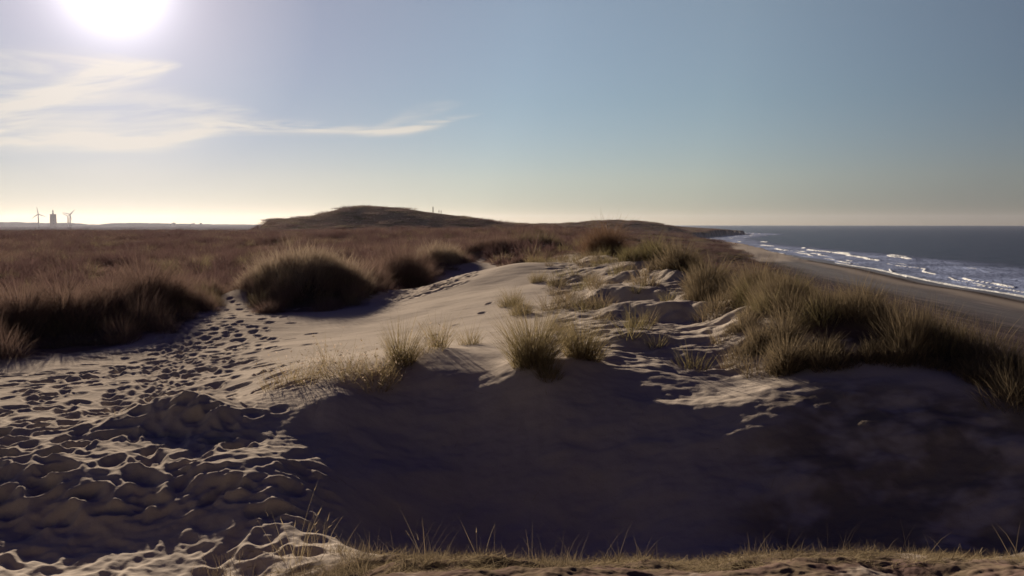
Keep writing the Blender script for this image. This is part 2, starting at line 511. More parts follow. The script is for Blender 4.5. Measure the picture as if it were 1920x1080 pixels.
# trodden, lumpy sand on the left and in front; smoother, wind-laid sand on the slopes
U = GX / np.maximum(GY, 0.1)
trod = (1 - sstep(-0.26, -0.16, U + 0.03 * perlin(GX / 2, GY / 2, 3))) * sstep(-0.5, 0.5, 14.5 - RR + 2.0 * perlin(GX / 3, GY / 3, 4))
trod = np.maximum(trod, (1 - sstep(-0.02, 0.12, U)) * (1 - sstep(7.7, 8.2, RR)))
trod = np.maximum(trod, 0.20 * (1 - sstep(-0.22, -0.12, U)) * (1 - sstep(14, 24, RR)))
wx = GX + 0.22 * perlin(GX / 0.7, GY / 0.7, 64); wy = GY + 0.16 * perlin(GX / 0.6, GY / 0.5, 65)
ridge1 = -np.abs(perlin(wx / 1.15, wy / 0.50, 61)); ridge2 = -np.abs(perlin(wx / 0.5, wy / 0.25, 67))
d_near = near * bare * trod * (0.046 * ridge1 + 0.024 * ridge2 + 0.018 * perlin(GX / 1.3, GY / 0.8, 51) + 0.010 * fbm(GX / 0.14, GY / 0.1, 2, 66))
d_wind = near * bare * (1 - trod) * (0.012 * perlin(GX / 0.9, GY / 0.30, 71) + 0.08 * fbm(GX / 1.3, GY / 0.8, 4, 72) * sstep(7.6, 8.4, RR) * (1 - sstep(12.6, 13.6, RR)) + 0.02 * fbm(GX / 0.4, GY / 1.2, 2, 74) * sstep(7.6, 8.4, RR) * (1 - sstep(12.6, 13.6, RR)) + 0.004 * fbm(GX / 0.16, GY / 0.09, 2, 73))
rough = sstep(0.02, 0.07, U) * (1 - sstep(0.27, 0.33, U)) * sstep(12.8, 14, RR) * (1 - sstep(34, 40, RR))
d_rough = bare * rough * (0.10 * fbm(GX / 1.6, GY / 0.7, 4, 81, 0.6) + 0.03 * fbm(GX / 0.55, GY / 0.26, 3, 83))
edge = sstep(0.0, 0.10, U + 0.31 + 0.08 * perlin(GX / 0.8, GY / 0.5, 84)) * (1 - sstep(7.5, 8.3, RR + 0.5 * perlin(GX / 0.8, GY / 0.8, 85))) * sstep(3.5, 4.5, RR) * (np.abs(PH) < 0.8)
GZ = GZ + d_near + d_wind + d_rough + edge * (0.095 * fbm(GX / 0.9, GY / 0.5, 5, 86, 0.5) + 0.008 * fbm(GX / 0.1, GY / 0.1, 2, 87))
GVEG_SHADE = np.maximum(GVEG_SHADE, edge * 0.95)


# dark litter tone on the hollow's right: low growth plus painted-in deeper shade
GVEG_SHADE = np.maximum(GVEG_SHADE, sstep(0.22, 0.34, U + 0.06 * perlin(GX / 1.5, GY / 1.5, 88)) * sstep(7.9, 8.6, RR) * (1 - sstep(12.5, 13.5, RR)) * 0.62 * sstep(-0.5, 0.35, fbm(GX / 0.9, GY / 0.7, 4, 89, 0.65) + 0.1) * (np.abs(PH) < 0.9))


def stamp(x, y, rx, ry, rot, depth, rim=0.22):
    """press one footprint-like hollow, with its pushed-up rim, into the sand"""
    global GZ
    r = math.hypot(x, y); ph = math.atan2(x, y)
    m = max(rx, ry) * 2.2
    i0, i1 = np.searchsorted(rad, [r - m, r + m])
    if i0 >= i1:
        return
    j0, j1 = np.searchsorted(ang_in, [ph - m / r, ph + m / r])
    if j0 >= j1:
        return
    sx = GX[i0:i1, j0:j1] - x; sy = GY[i0:i1, j0:j1] - y
    c, s = math.cos(rot), math.sin(rot)
    a = (sx * c + sy * s) / rx; b = (-sx * s + sy * c) / ry
    q = np.sqrt(a * a + b * b)
    GZ[i0:i1, j0:j1] += -depth * np.exp(-(q ** 4)) + rim * depth * np.exp(-((q - 1.35) / 0.33) ** 2)


def trail(p0, p1, n_side=0.16, stride=0.62, depth=0.05, size=1.0, wob=0.25):
    P0, P1 = np.array(at(*p0)[:2]), np.array(at(*p1)[:2])
    L = np.linalg.norm(P1 - P0); t = (P1 - P0) / L; nrm = np.array([-t[1], t[0]])
    k = int(L / stride)
    ph0 = rng.uniform(0, 6.28)
    for i in range(k):
        f = (i + 0.5) / k
        p = P0 + (P1 - P0) * f + nrm * ((n_side if i % 2 else -n_side) + wob * math.sin(ph0 + f * 5) + rng.normal(0, 0.05))
        rot = math.atan2(t[1], t[0]) + rng.normal(0, 0.18)
        stamp(p[0], p[1], 0.17 * size * rng.uniform(0.85, 1.2), 0.085 * size * rng.uniform(0.85, 1.3), rot, depth * rng.uniform(0.6, 1.2))


for k in range(17):      # walkers' tracks over the valley of sand
    a = (rng.uniform(-150, 480), rng.uniform(780, 900), 0); b = (rng.uniform(330, 560), rng.uniform(575, 640), 0)
    da = rng.uniform(9.0, 13.5); db = rng.uniform(21, 30)
    trail((a[0], 800, da), (b[0], 620, db), depth=rng.uniform(0.03, 0.055), size=rng.uniform(1.0, 1.35), wob=rng.uniform(0.1, 0.6))
for k in range(11):      # fewer and crossing the valley
    d0 = rng.uniform(14, 24)
    trail((-150, 700, d0), (rng.uniform(380, 620), 650, d0 + rng.uniform(1, 6)), depth=rng.uniform(0.025, 0.045), size=1.1, wob=0.4)
for k in range(190):     # older, worn hollows
    px = rng.uniform(-120, 560); d = 9 + 11 * rng.random() ** 1.3
    p = at(px, 700, d)
    stamp(p[0], p[1], rng.uniform(0.13, 0.26), rng.uniform(0.08, 0.15), rng.uniform(-0.6, 1.2), rng.uniform(0.02, 0.06), 0.4)
for k in range(170):     # big craters of the soft slope in front
    px = rng.uniform(-150, 620); d = rng.uniform(7.3, 10.8)
    p = at(px, 900, d)
    stamp(p[0], p[1], rng.uniform(0.11, 0.26), rng.uniform(0.08, 0.15), rng.uniform(0, 3.1), rng.uniform(0.010, 0.030), 0.28)
trail((700, 560, 30), (870, 520, 33), depth=0.05, size=1.2)
trail((690, 575, 28), (880, 505, 40), depth=0.05, size=1.3)
trail((760, 640, 18), (960, 560, 24), depth=0.03, size=1.0, stride=1.3)
for k in range(90):      # churned sand along the foot of the scrub behind the valley
    px = rng.uniform(690, 880); p = at(px, 530, rng.uniform(28, 38))
    stamp(p[0], p[1], rng.uniform(0.2, 0.5), rng.uniform(0.1, 0.2), rng.uniform(-0.3, 0.6), rng.uniform(0.03, 0.08), 0.5)

gv = np.stack([GX, GY, GZ], -1).reshape(-1, 3)
gv = np.concatenate([gv, [[0, 0, float(GZ[0].mean())]]])
ii, jj = np.meshgrid(np.arange(NR - 1), np.arange(NA), indexing='ij')
jn = (jj + 1) % NA
gf = np.stack([ii * NA + jj, ii * NA + jn, (ii + 1) * NA + jn, (ii + 1) * NA + jj], -1).reshape(-1, 4)[:, ::-1]
c0 = len(gv) - 1
cap = np.stack([np.full(NA, c0), (np.arange(NA) + 1) % NA, np.arange(NA), np.full(NA, c0)], -1)


def grid_z(x, y):
    """height of the finished ground, read back from the mesh"""
    x = np.atleast_1d(np.asarray(x, float)); y = np.atleast_1d(np.asarray(y, float))
    r = np.clip(np.hypot(x, y), rad[0], rad[-2]); ph = np.clip(np.arctan2(x, y), -A_IN, A_IN - 1e-6)
    i = np.clip(np.searchsorted(rad, r) - 1, 0, NR - 2); fi = (r - rad[i]) / (rad[i + 1] - rad[i])
    fj = (ph + A_IN) / (2 * A_IN) * (len(ang_in) - 1); j = np.minimum(fj.astype(int), len(ang_in) - 2); fj = fj - j
    return (GZ[i, j] * (1 - fi) + GZ[i + 1, j] * fi) * (1 - fj) + (GZ[i, j + 1] * (1 - fi) + GZ[i + 1, j + 1] * fi) * fj


def new_mat(name):
    m = bpy.data.materials.new(name)
    m.use_nodes = True
    return m, NT(m.node_tree)


def finish(t, shader, disp=None):
    o = t.n('ShaderNodeOutputMaterial')
    t.link(shader, o.inputs[0])


def obj_pos(t):
    g = t.n('ShaderNodeNewGeometry')
    return g.outputs['Position']


def A(t, name):
    n = t.n('ShaderNodeAttribute', attribute_name=name)
    return n.outputs['Fac']


# ground material: pale dune sand, brown litter and moss where things grow and to deepen the hollow's shade, damp beach sand
M_ground, t = new_mat('dune_sand')
pos = obj_pos(t)
sand = t.mix(t.noise(pos, 1.7, 5, 0.6), (0.40, 0.33, 0.262, 1), (0.52, 0.435, 0.35, 1))
sand = t.mix(t.m('MULTIPLY', t.ramp(t.noise(pos, 60.0, 2, 0.6), [(0.55, 0.0), (0.75, 1.0)]), 0.35), sand, (0.26, 0.20, 0.15, 1))
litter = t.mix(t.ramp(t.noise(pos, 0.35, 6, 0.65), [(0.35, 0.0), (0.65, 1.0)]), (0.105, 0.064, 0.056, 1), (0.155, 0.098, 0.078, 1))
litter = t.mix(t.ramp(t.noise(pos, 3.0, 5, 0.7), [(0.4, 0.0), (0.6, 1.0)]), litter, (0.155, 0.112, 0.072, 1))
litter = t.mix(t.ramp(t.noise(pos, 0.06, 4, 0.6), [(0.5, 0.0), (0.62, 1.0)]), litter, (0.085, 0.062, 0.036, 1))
v = t.m('MULTIPLY', A(t, 'veg_shade'), t.ramp(t.noise(pos, 0.9, 5, 0.6), [(0.28, 0.0), (0.40, 1.0)]))
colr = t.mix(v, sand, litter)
# beach: streaks that run along the shore (tide lines, wheel tracks)
mp = t.n('ShaderNodeMapping'); t.link(pos, mp.inputs[0])
mp.inputs['Rotation'].default_value = (0, 0, R(6)); mp.inputs['Scale'].default_value = (1.0, 0.035, 1.0)
st = t.noise(mp.outputs[0], 0.55, 5, 0.7)
st2 = t.noise(mp.outputs[0], 2.2, 3, 0.7)
bsand = t.mix(t.ramp(st, [(0.35, 0.0), (0.68, 1.0)]), (0.036, 0.026, 0.029, 1), (0.074, 0.054, 0.055, 1))
bsand = t.mix(t.m('MULTIPLY', t.ramp(st2, [(0.54, 0.0), (0.64, 1.0)]), 0.6), bsand, (0.17, 0.13, 0.12, 1))
bsand = t.mix(t.m('MULTIPLY', t.ramp(st2, [(0.34, 1.0), (0.44, 0.0)]), 0.7), bsand, (0.024, 0.017, 0.018, 1))
bsand = t.mix(A(t, 'berm'), bsand, (0.20, 0.16, 0.13, 1))
wr = t.m('MULTIPLY', A(t, 'wrack'), t.ramp(t.noise(pos, 0.8, 5, 0.7), [(0.42, 0.0), (0.52, 1.0)]))
bsand = t.mix(wr, bsand, (0.028, 0.022, 0.018, 1))
bsand = t.mix(A(t, 'wet'), bsand, (0.065, 0.055, 0.05, 1))
colr = t.mix(A(t, 'beach'), colr, bsand)
bs = t.n('ShaderNodeBsdfPrincipled')
t.link(colr, bs.inputs['Base Color'])
t.put(bs.inputs['Roughness'], t.m('SUBTRACT', 0.95, t.m('MULTIPLY', A(t, 'wet'), 0.5)))
t.put(bs.inputs['Specular IOR Level'], t.m('MULTIPLY', A(t, 'wet'), 0.4))
bmp = t.n('ShaderNodeBump'); bmp.inputs['Strength'].default_value = 0.35; bmp.inputs['Distance'].default_value = 0.02
t.put(bmp.inputs['Height'], t.m('ADD', t.noise(pos, 14.0, 4, 0.65), t.m('MULTIPLY', A(t, 'beach'), t.m('MULTIPLY', st2, 14.0))))
t.link(bmp.outputs[0], bs.inputs['Normal'])
finish(t, bs.outputs[0])

me = mesh_from('ground', gv, np.concatenate([gf, cap[:, :4]])[:len(gf)])
ext = lambda a: np.append(a.ravel(), a[0, 0])
attr(me, 'veg_shade', ext(GVEG_SHADE)); attr(me, 'beach', ext(GB))
attr(me, 'wet', ext(GB * (1 - sstep(2.0, 5.0, GIN)) + GB * 0.35 * np.exp(-((GIN - 18) / 6) ** 2)))
attr(me, 'berm', ext(GB * np.exp(-((GIN - 9.5 + perlin(GX / 12, GY / 12, 17)) / 3.0) ** 2) * sstep(0, 40, 420 - GY)))
attr(me, 'wrack', ext(GB * (np.exp(-((GIN - 5.2) / 0.9) ** 2) + 0.9 * np.exp(-((GIN - 26 - 2.5 * perlin(GX / 15, GY / 15, 19)) / 0.7) ** 2))))
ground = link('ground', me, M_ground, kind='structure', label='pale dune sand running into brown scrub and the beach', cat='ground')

# ------------------------------------------------------------------ sea
M_sea, t = new_mat('sea_water')
pos = obj_pos(t)
mp = t.n('ShaderNodeMapping'); t.link(pos, mp.inputs[0])
mp.inputs['Rotation'].default_value = (0, 0, R(-20)); mp.inputs['Scale'].default_value = (1.0, 0.4, 1.0)
wv = t.m('ADD', t.noise(mp.outputs[0], 0.10, 5, 0.6), t.m('MULTIPLY', t.noise(mp.outputs[0], 0.9, 4, 0.6), 0.22))
wb = t.n('ShaderNodeBump'); wb.inputs['Strength'].default_value = 1.0; wb.inputs['Distance'].default_value = 2.4
t.link(wv, wb.inputs['Height'])
foam = A(t, 'foam'); surf = A(t, 'surf')
fn = t.m('ADD', t.m('MULTIPLY', t.noise(pos, 0.5, 6, 0.7), 0.7), t.m('MULTIPLY', t.noise(pos, 3.0, 3, 0.7), 0.3))
fm = t.ramp(t.m('ADD', t.m('SUBTRACT', foam, 0.56), fn), [(0.50, 0.0), (0.74, 1.0)])
fm = t.m('MULTIPLY', fm, t.ramp(foam, [(0.02, 0.0), (0.25, 1.0)]))
lace = t.m('MULTIPLY', surf, t.ramp(t.noise(pos, 0.28, 7, 0.72), [(0.28, 0.45), (0.62, 1.0)]))
colr = t.mix(t.ramp(t.noise(pos, 0.02, 4), [(0.35, 0.0), (0.65, 1.0)]), (0.013, 0.010, 0.019, 1), (0.021, 0.016, 0.029, 1))
colr = t.mix(t.m('MULTIPLY', lace, 0.9), colr, (0.30, 0.35, 0.52, 1))
colr = t.mix(fm, colr, (0.84, 0.81, 0.73, 1))
ws = t.n('ShaderNodeBsdfPrincipled')
t.link(colr, ws.inputs['Base Color'])
t.put(ws.inputs['Roughness'], t.m('ADD', 0.30, t.m('MULTIPLY', t.m('MAXIMUM', fm, lace), 0.5)))
ws.inputs['IOR'].default_value = 1.33
ws.inputs['Specular IOR Level'].default_value = 0.13
t.link(wb.outputs[0], ws.inputs['Normal'])
finish(t, ws.outputs[0])

sr = np.concatenate([np.geomspace(40, 1500, 420), np.geomspace(1500, 7000, 40)[1:]])
sp = np.concatenate([np.linspace(R(-20), R(38), 700), np.linspace(R(38), R(150), 60)[1:]])
SP, SR = np.meshgrid(sp, sr)
SX = SR * np.sin(SP); SY = SR * np.cos(SP)
off = -inland(SX, SY)
warp = 9 * perlin(SX / 60, SY / 60, 101) + 3.5 * perlin(SX / 17, SY / 17, 102)
SZ = 0.10 * fbm(SX / 9, SY / 16, 3, 111) * sstep(2, 30, off)
foamv = 0.95 * (1 - sstep(0.6, 2.6, np.abs(off - 0.8)))
th = R(16)      # crests run in at a slant to the beach
for o0, wid, h, thr, sd in ((5, 0.35, 0.15, -0.2, 121), (11, 0.45, 0.25, -0.1, 126), (18, 0.5, 0.35, 0.0, 122), (27, 0.6, 0.45, 0.02, 123), (38, 0.6, 0.5, 0.1, 124), (52, 0.6, 0.45, 0.25, 125)):
    along = perlin(SX / 160 + SY / 70, SX / 90 - SY / 300, sd) + 0.45 * perlin(SX / 30, SY / 26, sd + 20)
    sl = (SY + 0.25 * SX) % 170
    tt = off - o0 - 0.10 * (((SY + 37 * (sd - 120)) % 130) - 65) - 0.8 * warp
    wband = wid * (1 + sstep(150, 700, SR) * 2.0)
    act = sstep(thr - 0.05, thr + 0.2, along)
    SZ += h * act * np.where(tt > 0, np.exp(-(tt / (wband * 1.8)) ** 2), np.exp(-(tt / (wband * 0.8)) ** 2))
    foamv = np.maximum(foamv, act * np.exp(-((tt + 0.5 * wband) / (wband * 0.95)) ** 4))
surfv = np.clip(sstep(-1, 2, off) * (1 - sstep(34, 62, off + 1.3 * warp)), 0, 1)
surfv *= 0.75 + 0.5 * perlin(SX / 25, SY / 25, 140)
wl = fbm(SX / 30, SY / 14, 3, 150)
foamv = np.maximum(foamv, 0.7 * sstep(0.62, 0.72, wl) * sstep(70, 110, off) * (1 - sstep(300, 900, off)))
sv = np.stack([SX, SY, SZ], -1).reshape(-1, 3)
n1, n2 = SX.shape
ii, jj = np.meshgrid(np.arange(n1 - 1), np.arange(n2 - 1), indexing='ij')
sf = np.stack([ii * n2 + jj, (ii + 1) * n2 + jj, (ii + 1) * n2 + jj + 1, ii * n2 + jj + 1], -1).reshape(-1, 4)
keep = (off.reshape(-1)[sf] > -14).any(1)
sf = sf[keep][:, ::-1]
used = np.unique(sf); remap = np.zeros(len(sv), np.int64); remap[used] = np.arange(len(used))
me = mesh_from('water', sv[used], remap[sf])
attr(me, 'foam', foamv.reshape(-1)[used]); attr(me, 'surf', surfv.reshape(-1)[used])
link('water', me, M_sea, kind='structure', label='dark blue sea with white breakers along the beach', cat='sea')


# ------------------------------------------------------------------ grass and scrub
def leaf_mat(name, green, straw, trans=0.35):
    m, t = new_mat(name)
    c = t.mix(A(t, 'tint'), tuple(green) + (1,), tuple(straw) + (1,))
    d = t.n('ShaderNodeBsdfDiffuse'); t.link(c, d.inputs[0])
    tr = t.n('ShaderNodeBsdfTranslucent'); t.link(c, tr.inputs[0])
    mx = t.n('ShaderNodeMixShader'); mx.inputs[0].default_value = trans
    t.link(d.outputs[0], mx.inputs[1]); t.link(tr.outputs[0], mx.inputs[2])
    finish(t, mx.outputs[0])
    return m


M_marram = leaf_mat('marram_blades', (0.105, 0.082, 0.056), (0.25, 0.182, 0.105), 0.42)
M_olive = leaf_mat('olive_scrub_blades', (0.200, 0.150, 0.110), (0.34, 0.25, 0.17), 0.5)
M_brown = leaf_mat('brown_scrub_blades', (0.125, 0.079, 0.064), (0.225, 0.148, 0.112), 0.42)
M_bent = leaf_mat('bent_grass_blades', (0.150, 0.118, 0.062), (0.32, 0.24, 0.125), 0.45)
M_heath = leaf_mat('heath_blades', (0.088, 0.051, 0.049), (0.165, 0.100, 0.086), 0.33)
M_pale = leaf_mat('pale_marram_blades', (0.095, 0.082, 0.040), (0.26, 0.20, 0.10), 0.42)
M_red = leaf_mat('rusty_blades', (0.125, 0.072, 0.048), (0.23, 0.145, 0.088), 0.40)
M_straw = leaf_mat('dry_straw', (0.20, 0.150, 0.085), (0.42, 0.33, 0.20))
M_leaf = leaf_mat('weed_leaves', (0.16, 0.115, 0.06), (0.62, 0.47, 0.36), 0.5)


def blades(bx, by, bz, L, az_, tilt0, bend, width, seg=3, lean=(0.10, 0.02), r=rng):
    """ribbons that start at (bx,by,bz), lean by tilt0 towards az_ and bend over by 'bend' -> verts, quads"""
    n = len(bx)
    P = np.stack([bx, by, bz], 1)
    wa = r.uniform(0, 2 * np.pi, n)
    wv = np.stack([np.cos(wa), np.sin(wa), np.zeros(n)], 1)
    V = np.empty((n, seg + 1, 2, 3), np.float32)
    for k in range(seg + 1):
        f = k / seg
        w = width * (1 - 0.92 * f ** 1.5)
        V[:, k, 0] = P - wv * w[:, None] * 0.5
        V[:, k, 1] = P + wv * w[:, None] * 0.5
        th = tilt0 + bend * (f + 0.5 / seg)
        st = np.stack([np.sin(th) * np.cos(az_) + lean[0] * f, np.sin(th) * np.sin(az_) + lean[1] * f, np.cos(th)], 1)
        P = P + st * (L / seg)[:, None]
    base = (np.arange(n) * (seg + 1) * 2)[:, None]
    q = np.concatenate([np.stack([base[:, 0] + 2 * k, base[:, 0] + 2 * k + 1, base[:, 0] + 2 * k + 3, base[:, 0] + 2 * k + 2], 1) for k in range(seg)])
    return V.reshape(-1, 3), q


def blade_mesh(name, V, q, tint):
    """tint: one value per blade"""
    me = mesh_from(name, V, q, smooth=False)
    attr(me, 'tint', np.repeat(tint, len(V) // len(tint)))
    return me


def clump_arrays(n, rx, ry, h, spread=0.7, width=0.007, bend=0.7, r=rng, seg=3, upright=0.12, rise=0.0):
    a = r.uniform(0, 2 * np.pi, n); q = r.random(n) ** 0.62
    bx = rx * q * np.cos(a); by = ry * q * np.sin(a)
    az_ = a + r.normal(0, 0.9, n)
    L = h * (r.uniform(0.5, 1.05, n) + 0.25 * (r.random(n) < 0.12)) * (1 - 0.38 * q ** 2)
    tilt = upright + np.abs(r.normal(0, 0.16, n)) + spread * q * r.uniform(0.2, 1.0, n)
    bd = bend * r.uniform(0.1, 1.0, n) ** 1.5
    w = width * r.uniform(0.6, 1.3, n)
    bz = rise * h * r.random(n) * (1 - q ** 2)
    return bx, by, bz, L, az_, tilt, bd, w


def tuft_mesh(name, n, rad_, h, **kw):
    a = clump_arrays(n, rad_, rad_, h, **kw)
    V, q = blades(a[0], a[1], a[2] - 0.04, *a[3:])
    return blade_mesh(name, V, q, np.clip(rng.beta(1.6, 2.2, n), 0, 1))


def ground_at(px, d):
    x = d * (px - 960) / F
    return x, d, float(grid_z(x, d)[0])


MOUND_G = None


def grass_mound(name, px, d, rx, ry, top_py, n, mat, label, cat, group, width=0.011, clumps=None, spread=0.75, dry=0.0):
    """one big uneven growth: several clumps that grew together, rooted on the ground under them"""
    cx, cy, cz = ground_at(px, d)
    h = max(0.35, (at(px, top_py, d)[2] - cz) / (0.76 if d < 30 and px > 1150 else 0.80))
    k = clumps or max(4, int(rx * ry * 5))
    n = int(n * max(1.0, h / 1.0))
    parts = []
    for i in range(k):
        a = rng.uniform(0, 6.28); q = math.sqrt(rng.random()) * 0.85
        ox, oy = rx * q * math.cos(a), ry * q * math.sin(a)
        hh = h * (1.02 - 0.45 * q * q) * rng.uniform(0.5, 1.12)
        m = int(n / k * rng.uniform(0.7, 1.3))
        cr = max(0.22, 0.55 * min(rx, ry) * rng.uniform(0.5, 1.2))
        arr = clump_arrays(m, cr, cr, hh, width=width, spread=spread, rise=0.30)
        parts.append((arr[0] + ox, arr[1] + oy) + arr[2:])
    arr = [np.concatenate([p[j] for p in parts]) for j in range(8)]
    gz = grid_z(arr[0] + cx, arr[1] + cy) - cz
    V, q = blades(arr[0], arr[1], arr[2] + gz - 0.05, *arr[3:])
    tint = np.clip(rng.beta(1.5, 2.6, len(arr[0])) + 0.18 * (rng.random(len(arr[0])) < 0.12) + dry, 0, 1)
    o = link(name, blade_mesh(name, V, q, tint), mat, label=label, cat=cat, group=group)
    o.location = (cx, cy, cz)
    return o


GL = 'brown grass mounds along the far side of the sandy valley'
GR = 'marram tussocks along the seaward crest'
GK = 'grassy mounds behind the sand knoll'
for a in (
    (-40, 21.6, 1.7, 1.1, 520, 4320, M_brown, 'brown grass mound cut off by the left edge, shading the sand', GL),
    (70, 22.6, 1.5, 1, 512, 4050, M_brown, 'dark brown grass mound second from the left edge of the sandy valley', GL),
    (190, 24.6, 1.5, 1.1, 512, 4200, M_brown, 'rounded brown grass mound with two long shadow tongues on the sand', GL),
    (300, 26.8, 1.3, 1, 490, 3510, M_brown, 'brown grass mound just left of the sandy gap in the scrub', GL),
    (380, 31, 1, 0.9, 505, 2430, M_brown, 'low brown clump right beside the sandy gap in the scrub', GL),
    (485, 32, 1.2, 1, 490, 2970, M_olive, 'olive clump on the left flank of the biggest scrub mound', GL),
    (580, 31.4, 2.6, 1.7, 452, 8500, M_olive, 'biggest scrub mound, dark olive, throwing a wide blue shadow on sand', GL),
    (690, 34.5, 0.9, 0.9, 480, 2430, M_brown, 'brown clump on the right shoulder of the biggest scrub mound', GL),
    (755, 39, 1.3, 1.2, 465, 2700, M_brown, 'low brown clump between the biggest mound and the next one', GL),
    (832, 44.5, 1.7, 1.2, 452, 3780, M_olive, 'dark rounded grass mound left of the knoll, above churned sand', GL),
    (915, 51, 1.8, 1.4, 438, 2600, M_brown, 'brown mound rising just behind the tip of the sand knoll', GK),
    (1000, 55, 2.1, 1.5, 428, 2800, M_marram, 'dark domed mound on the skyline side above the sand knoll', GK),
    (1075, 45, 1.6, 1.1, 445, 900, M_pale, 'pale thin grass patch left of the rusty tussock', GK),
    (1140, 38.5, 0.95, 0.9, 424, 2200, M_red, 'tall rusty tussock standing at the head of the cut sand', GK),
    (1212, 27.8, 1.15, 1, 436, 2400, M_pale, 'pale green topped tussock right of the rusty one', GR),
    (1285, 23.4, 0.95, 0.9, 462, 2200, M_marram, 'dark tussock above the upper sand lip, beach behind it', GR),
    (1345, 20.0, 0.75, 0.7, 478, 1800, M_marram, 'olive tussock at the right end of the middle sand lip', GR),
    (1402, 17.6, 0.85, 0.75, 492, 3300, M_marram, 'tall olive tussock at the right end of the lowest sand lip', GR),
    (1490, 17, 1, 0.75, 515, 3300, M_pale, 'feathery straw-topped tussock against the beach', GR),
    (1440, 13.9, 0.55, 0.45, 592, 2000, M_marram, 'grey green tussock at the left front of the seaward thicket', GR),
    (1545, 15, 0.9, 0.6, 548, 3200, M_marram, 'dark bulky tussock in the middle of the seaward thicket', GR),
    (1635, 14.6, 0.8, 0.6, 580, 2850, M_marram, 'olive tussock right of the bulky one in the seaward thicket', GR),
    (1722, 14, 0.65, 0.5, 588, 2550, M_marram, 'brown topped tussock just below the driftwood on the beach', GR),
    (1800, 13.3, 0.55, 0.45, 630, 2100, M_marram, 'tussock on the falling right end of the seaward thicket', GR),
    (1870, 12.7, 0.5, 0.45, 665, 1800, M_pale, 'yellow green tussock near the right edge of the picture', GR),
    (1935, 12.2, 0.5, 0.4, 690, 1500, M_marram, 'tussock cut off by the right edge above the dark hollow', GR),
    (1332, 19.2, 0.5, 0.45, 508, 1300, M_marram, 'slim tussock at the left end of the seaward thicket, by the middle lip', GR),
    (1376, 18.4, 0.7, 0.6, 500, 1900, M_marram, 'olive tussock wedged between the slim one and the tall one of the thicket', GR),
    (1440, 16.4, 0.8, 0.6, 522, 2200, M_pale, 'straw-tipped tussock behind the grey green one', GR),
    (1415, 15.2, 0.55, 0.45, 566, 1600, M_marram, 'low olive tussock over the lit slope left of the grey green one', GR),
    (1500, 13.2, 0.65, 0.4, 612, 2200, M_marram, 'low dark tussock in front of the bulky one, over the hollow', GR),
    (1590, 12.9, 0.65, 0.4, 622, 2200, M_marram, 'low tussock at the front of the thicket, right of centre', GR),
    (1690, 12.5, 0.6, 0.4, 640, 2000, M_marram, 'low tussock hanging over the dark hollow at the right', GR),
    (1780, 12.1, 0.55, 0.4, 665, 1800, M_marram, 'smallest low tussock over the dark hollow at the right', GR),
    (1860, 11.8, 0.5, 0.35, 692, 1500, M_marram, 'low dark tussock at the far right front of the thicket', GR),
):
    px, d, rx, ry, top, n, mat, label, grp = a
    grass_mound('grass_mound' if d > 24 else 'marram_tussock', px, d, rx, ry, top, n, mat, label, 'grass mound' if d > 24 else 'tussock', grp, width=0.010 if d < 20 else 0.016)


def tussock(px, d, rad_, h, n, label, group, mat=M_bent, lean=0.0, stalks=14):
    """a nearer tussock: green blades, and the dead flower stalks standing out of it, as parts"""
    x, y, z = ground_at(px, d)
    root = link('marram_tussock', None, label=label, cat='tussock', group=group)
    root.location = (x, y, z)
    a = clump_arrays(n, rad_, rad_ * 0.8, h, width=0.0075, spread=0.58, seg=4, rise=0.1)
    gz = grid_z(a[0] + x, a[1] + y) - z
    V, q = blades(a[0], a[1], a[2] + gz - 0.04, *a[3:], seg=4, lean=(0.08 + lean, 0.0))
    link('blades', blade_mesh('blades', V, q, np.clip(rng.beta(1.5, 2.4, n), 0, 1)), mat, root)
    a = clump_arrays(stalks, rad_ * 0.8, rad_ * 0.7, h * 1.15, width=0.006, spread=0.5, bend=0.25, seg=4)
    V, q = blades(a[0], a[1], a[2] - 0.03, *a[3:], seg=4, lean=(0.06 + lean, 0.0))
    link('dead_stalks', blade_mesh('dead_stalks', V, q, rng.random(stalks)), M_straw, root)
    return root


GC = 'tussocks on the crest above the dark hollow'
tussock(1000, 12.9, 0.30, 1.12, 1000, 'largest tussock on the crest above the dark hollow', GC)
tussock(1092, 13.4, 0.28, 0.86, 750, 'shorter tussock right of the largest one on the crest', GC)
tussock(1030, 12.5, 0.16, 0.45, 260, 'thin low tussock at the foot of the largest one', GC)
tussock(752, 13.6, 0.2, 0.85, 380, 'upright grass tuft standing among the leafy weeds', GC, stalks=8)
tussock(822, 15.0, 0.16, 0.72, 160, 'thin tuft of leaning blades right of the leafy weeds', GC, stalks=6)
tussock(880, 15.6, 0.2, 0.5, 130, 'low sparse tuft between the weeds and the largest tussock', GC, stalks=6)
GN_ = 'tufts along the right edge of the sand knoll'
tussock(958, 22.5, 0.30, 0.60, 420, 'tuft leaning left at the right edge of the sand knoll', GN_, lean=-0.28)
tussock(978, 20.6, 0.26, 0.50, 380, 'tuft below the left-leaning one on the knoll edge', GN_)
tussock(1008, 27.0, 0.26, 0.52, 300, 'tuft in the upper middle of the knoll edge', GN_)
tussock(1003, 32.0, 0.32, 0.55, 300, 'tuft beside the tip of the sand knoll', GN_)
tussock(1022, 35.0, 0.35, 0.55, 300, 'tuft just behind the tip of the sand knoll', GN_, mat=M_pale)

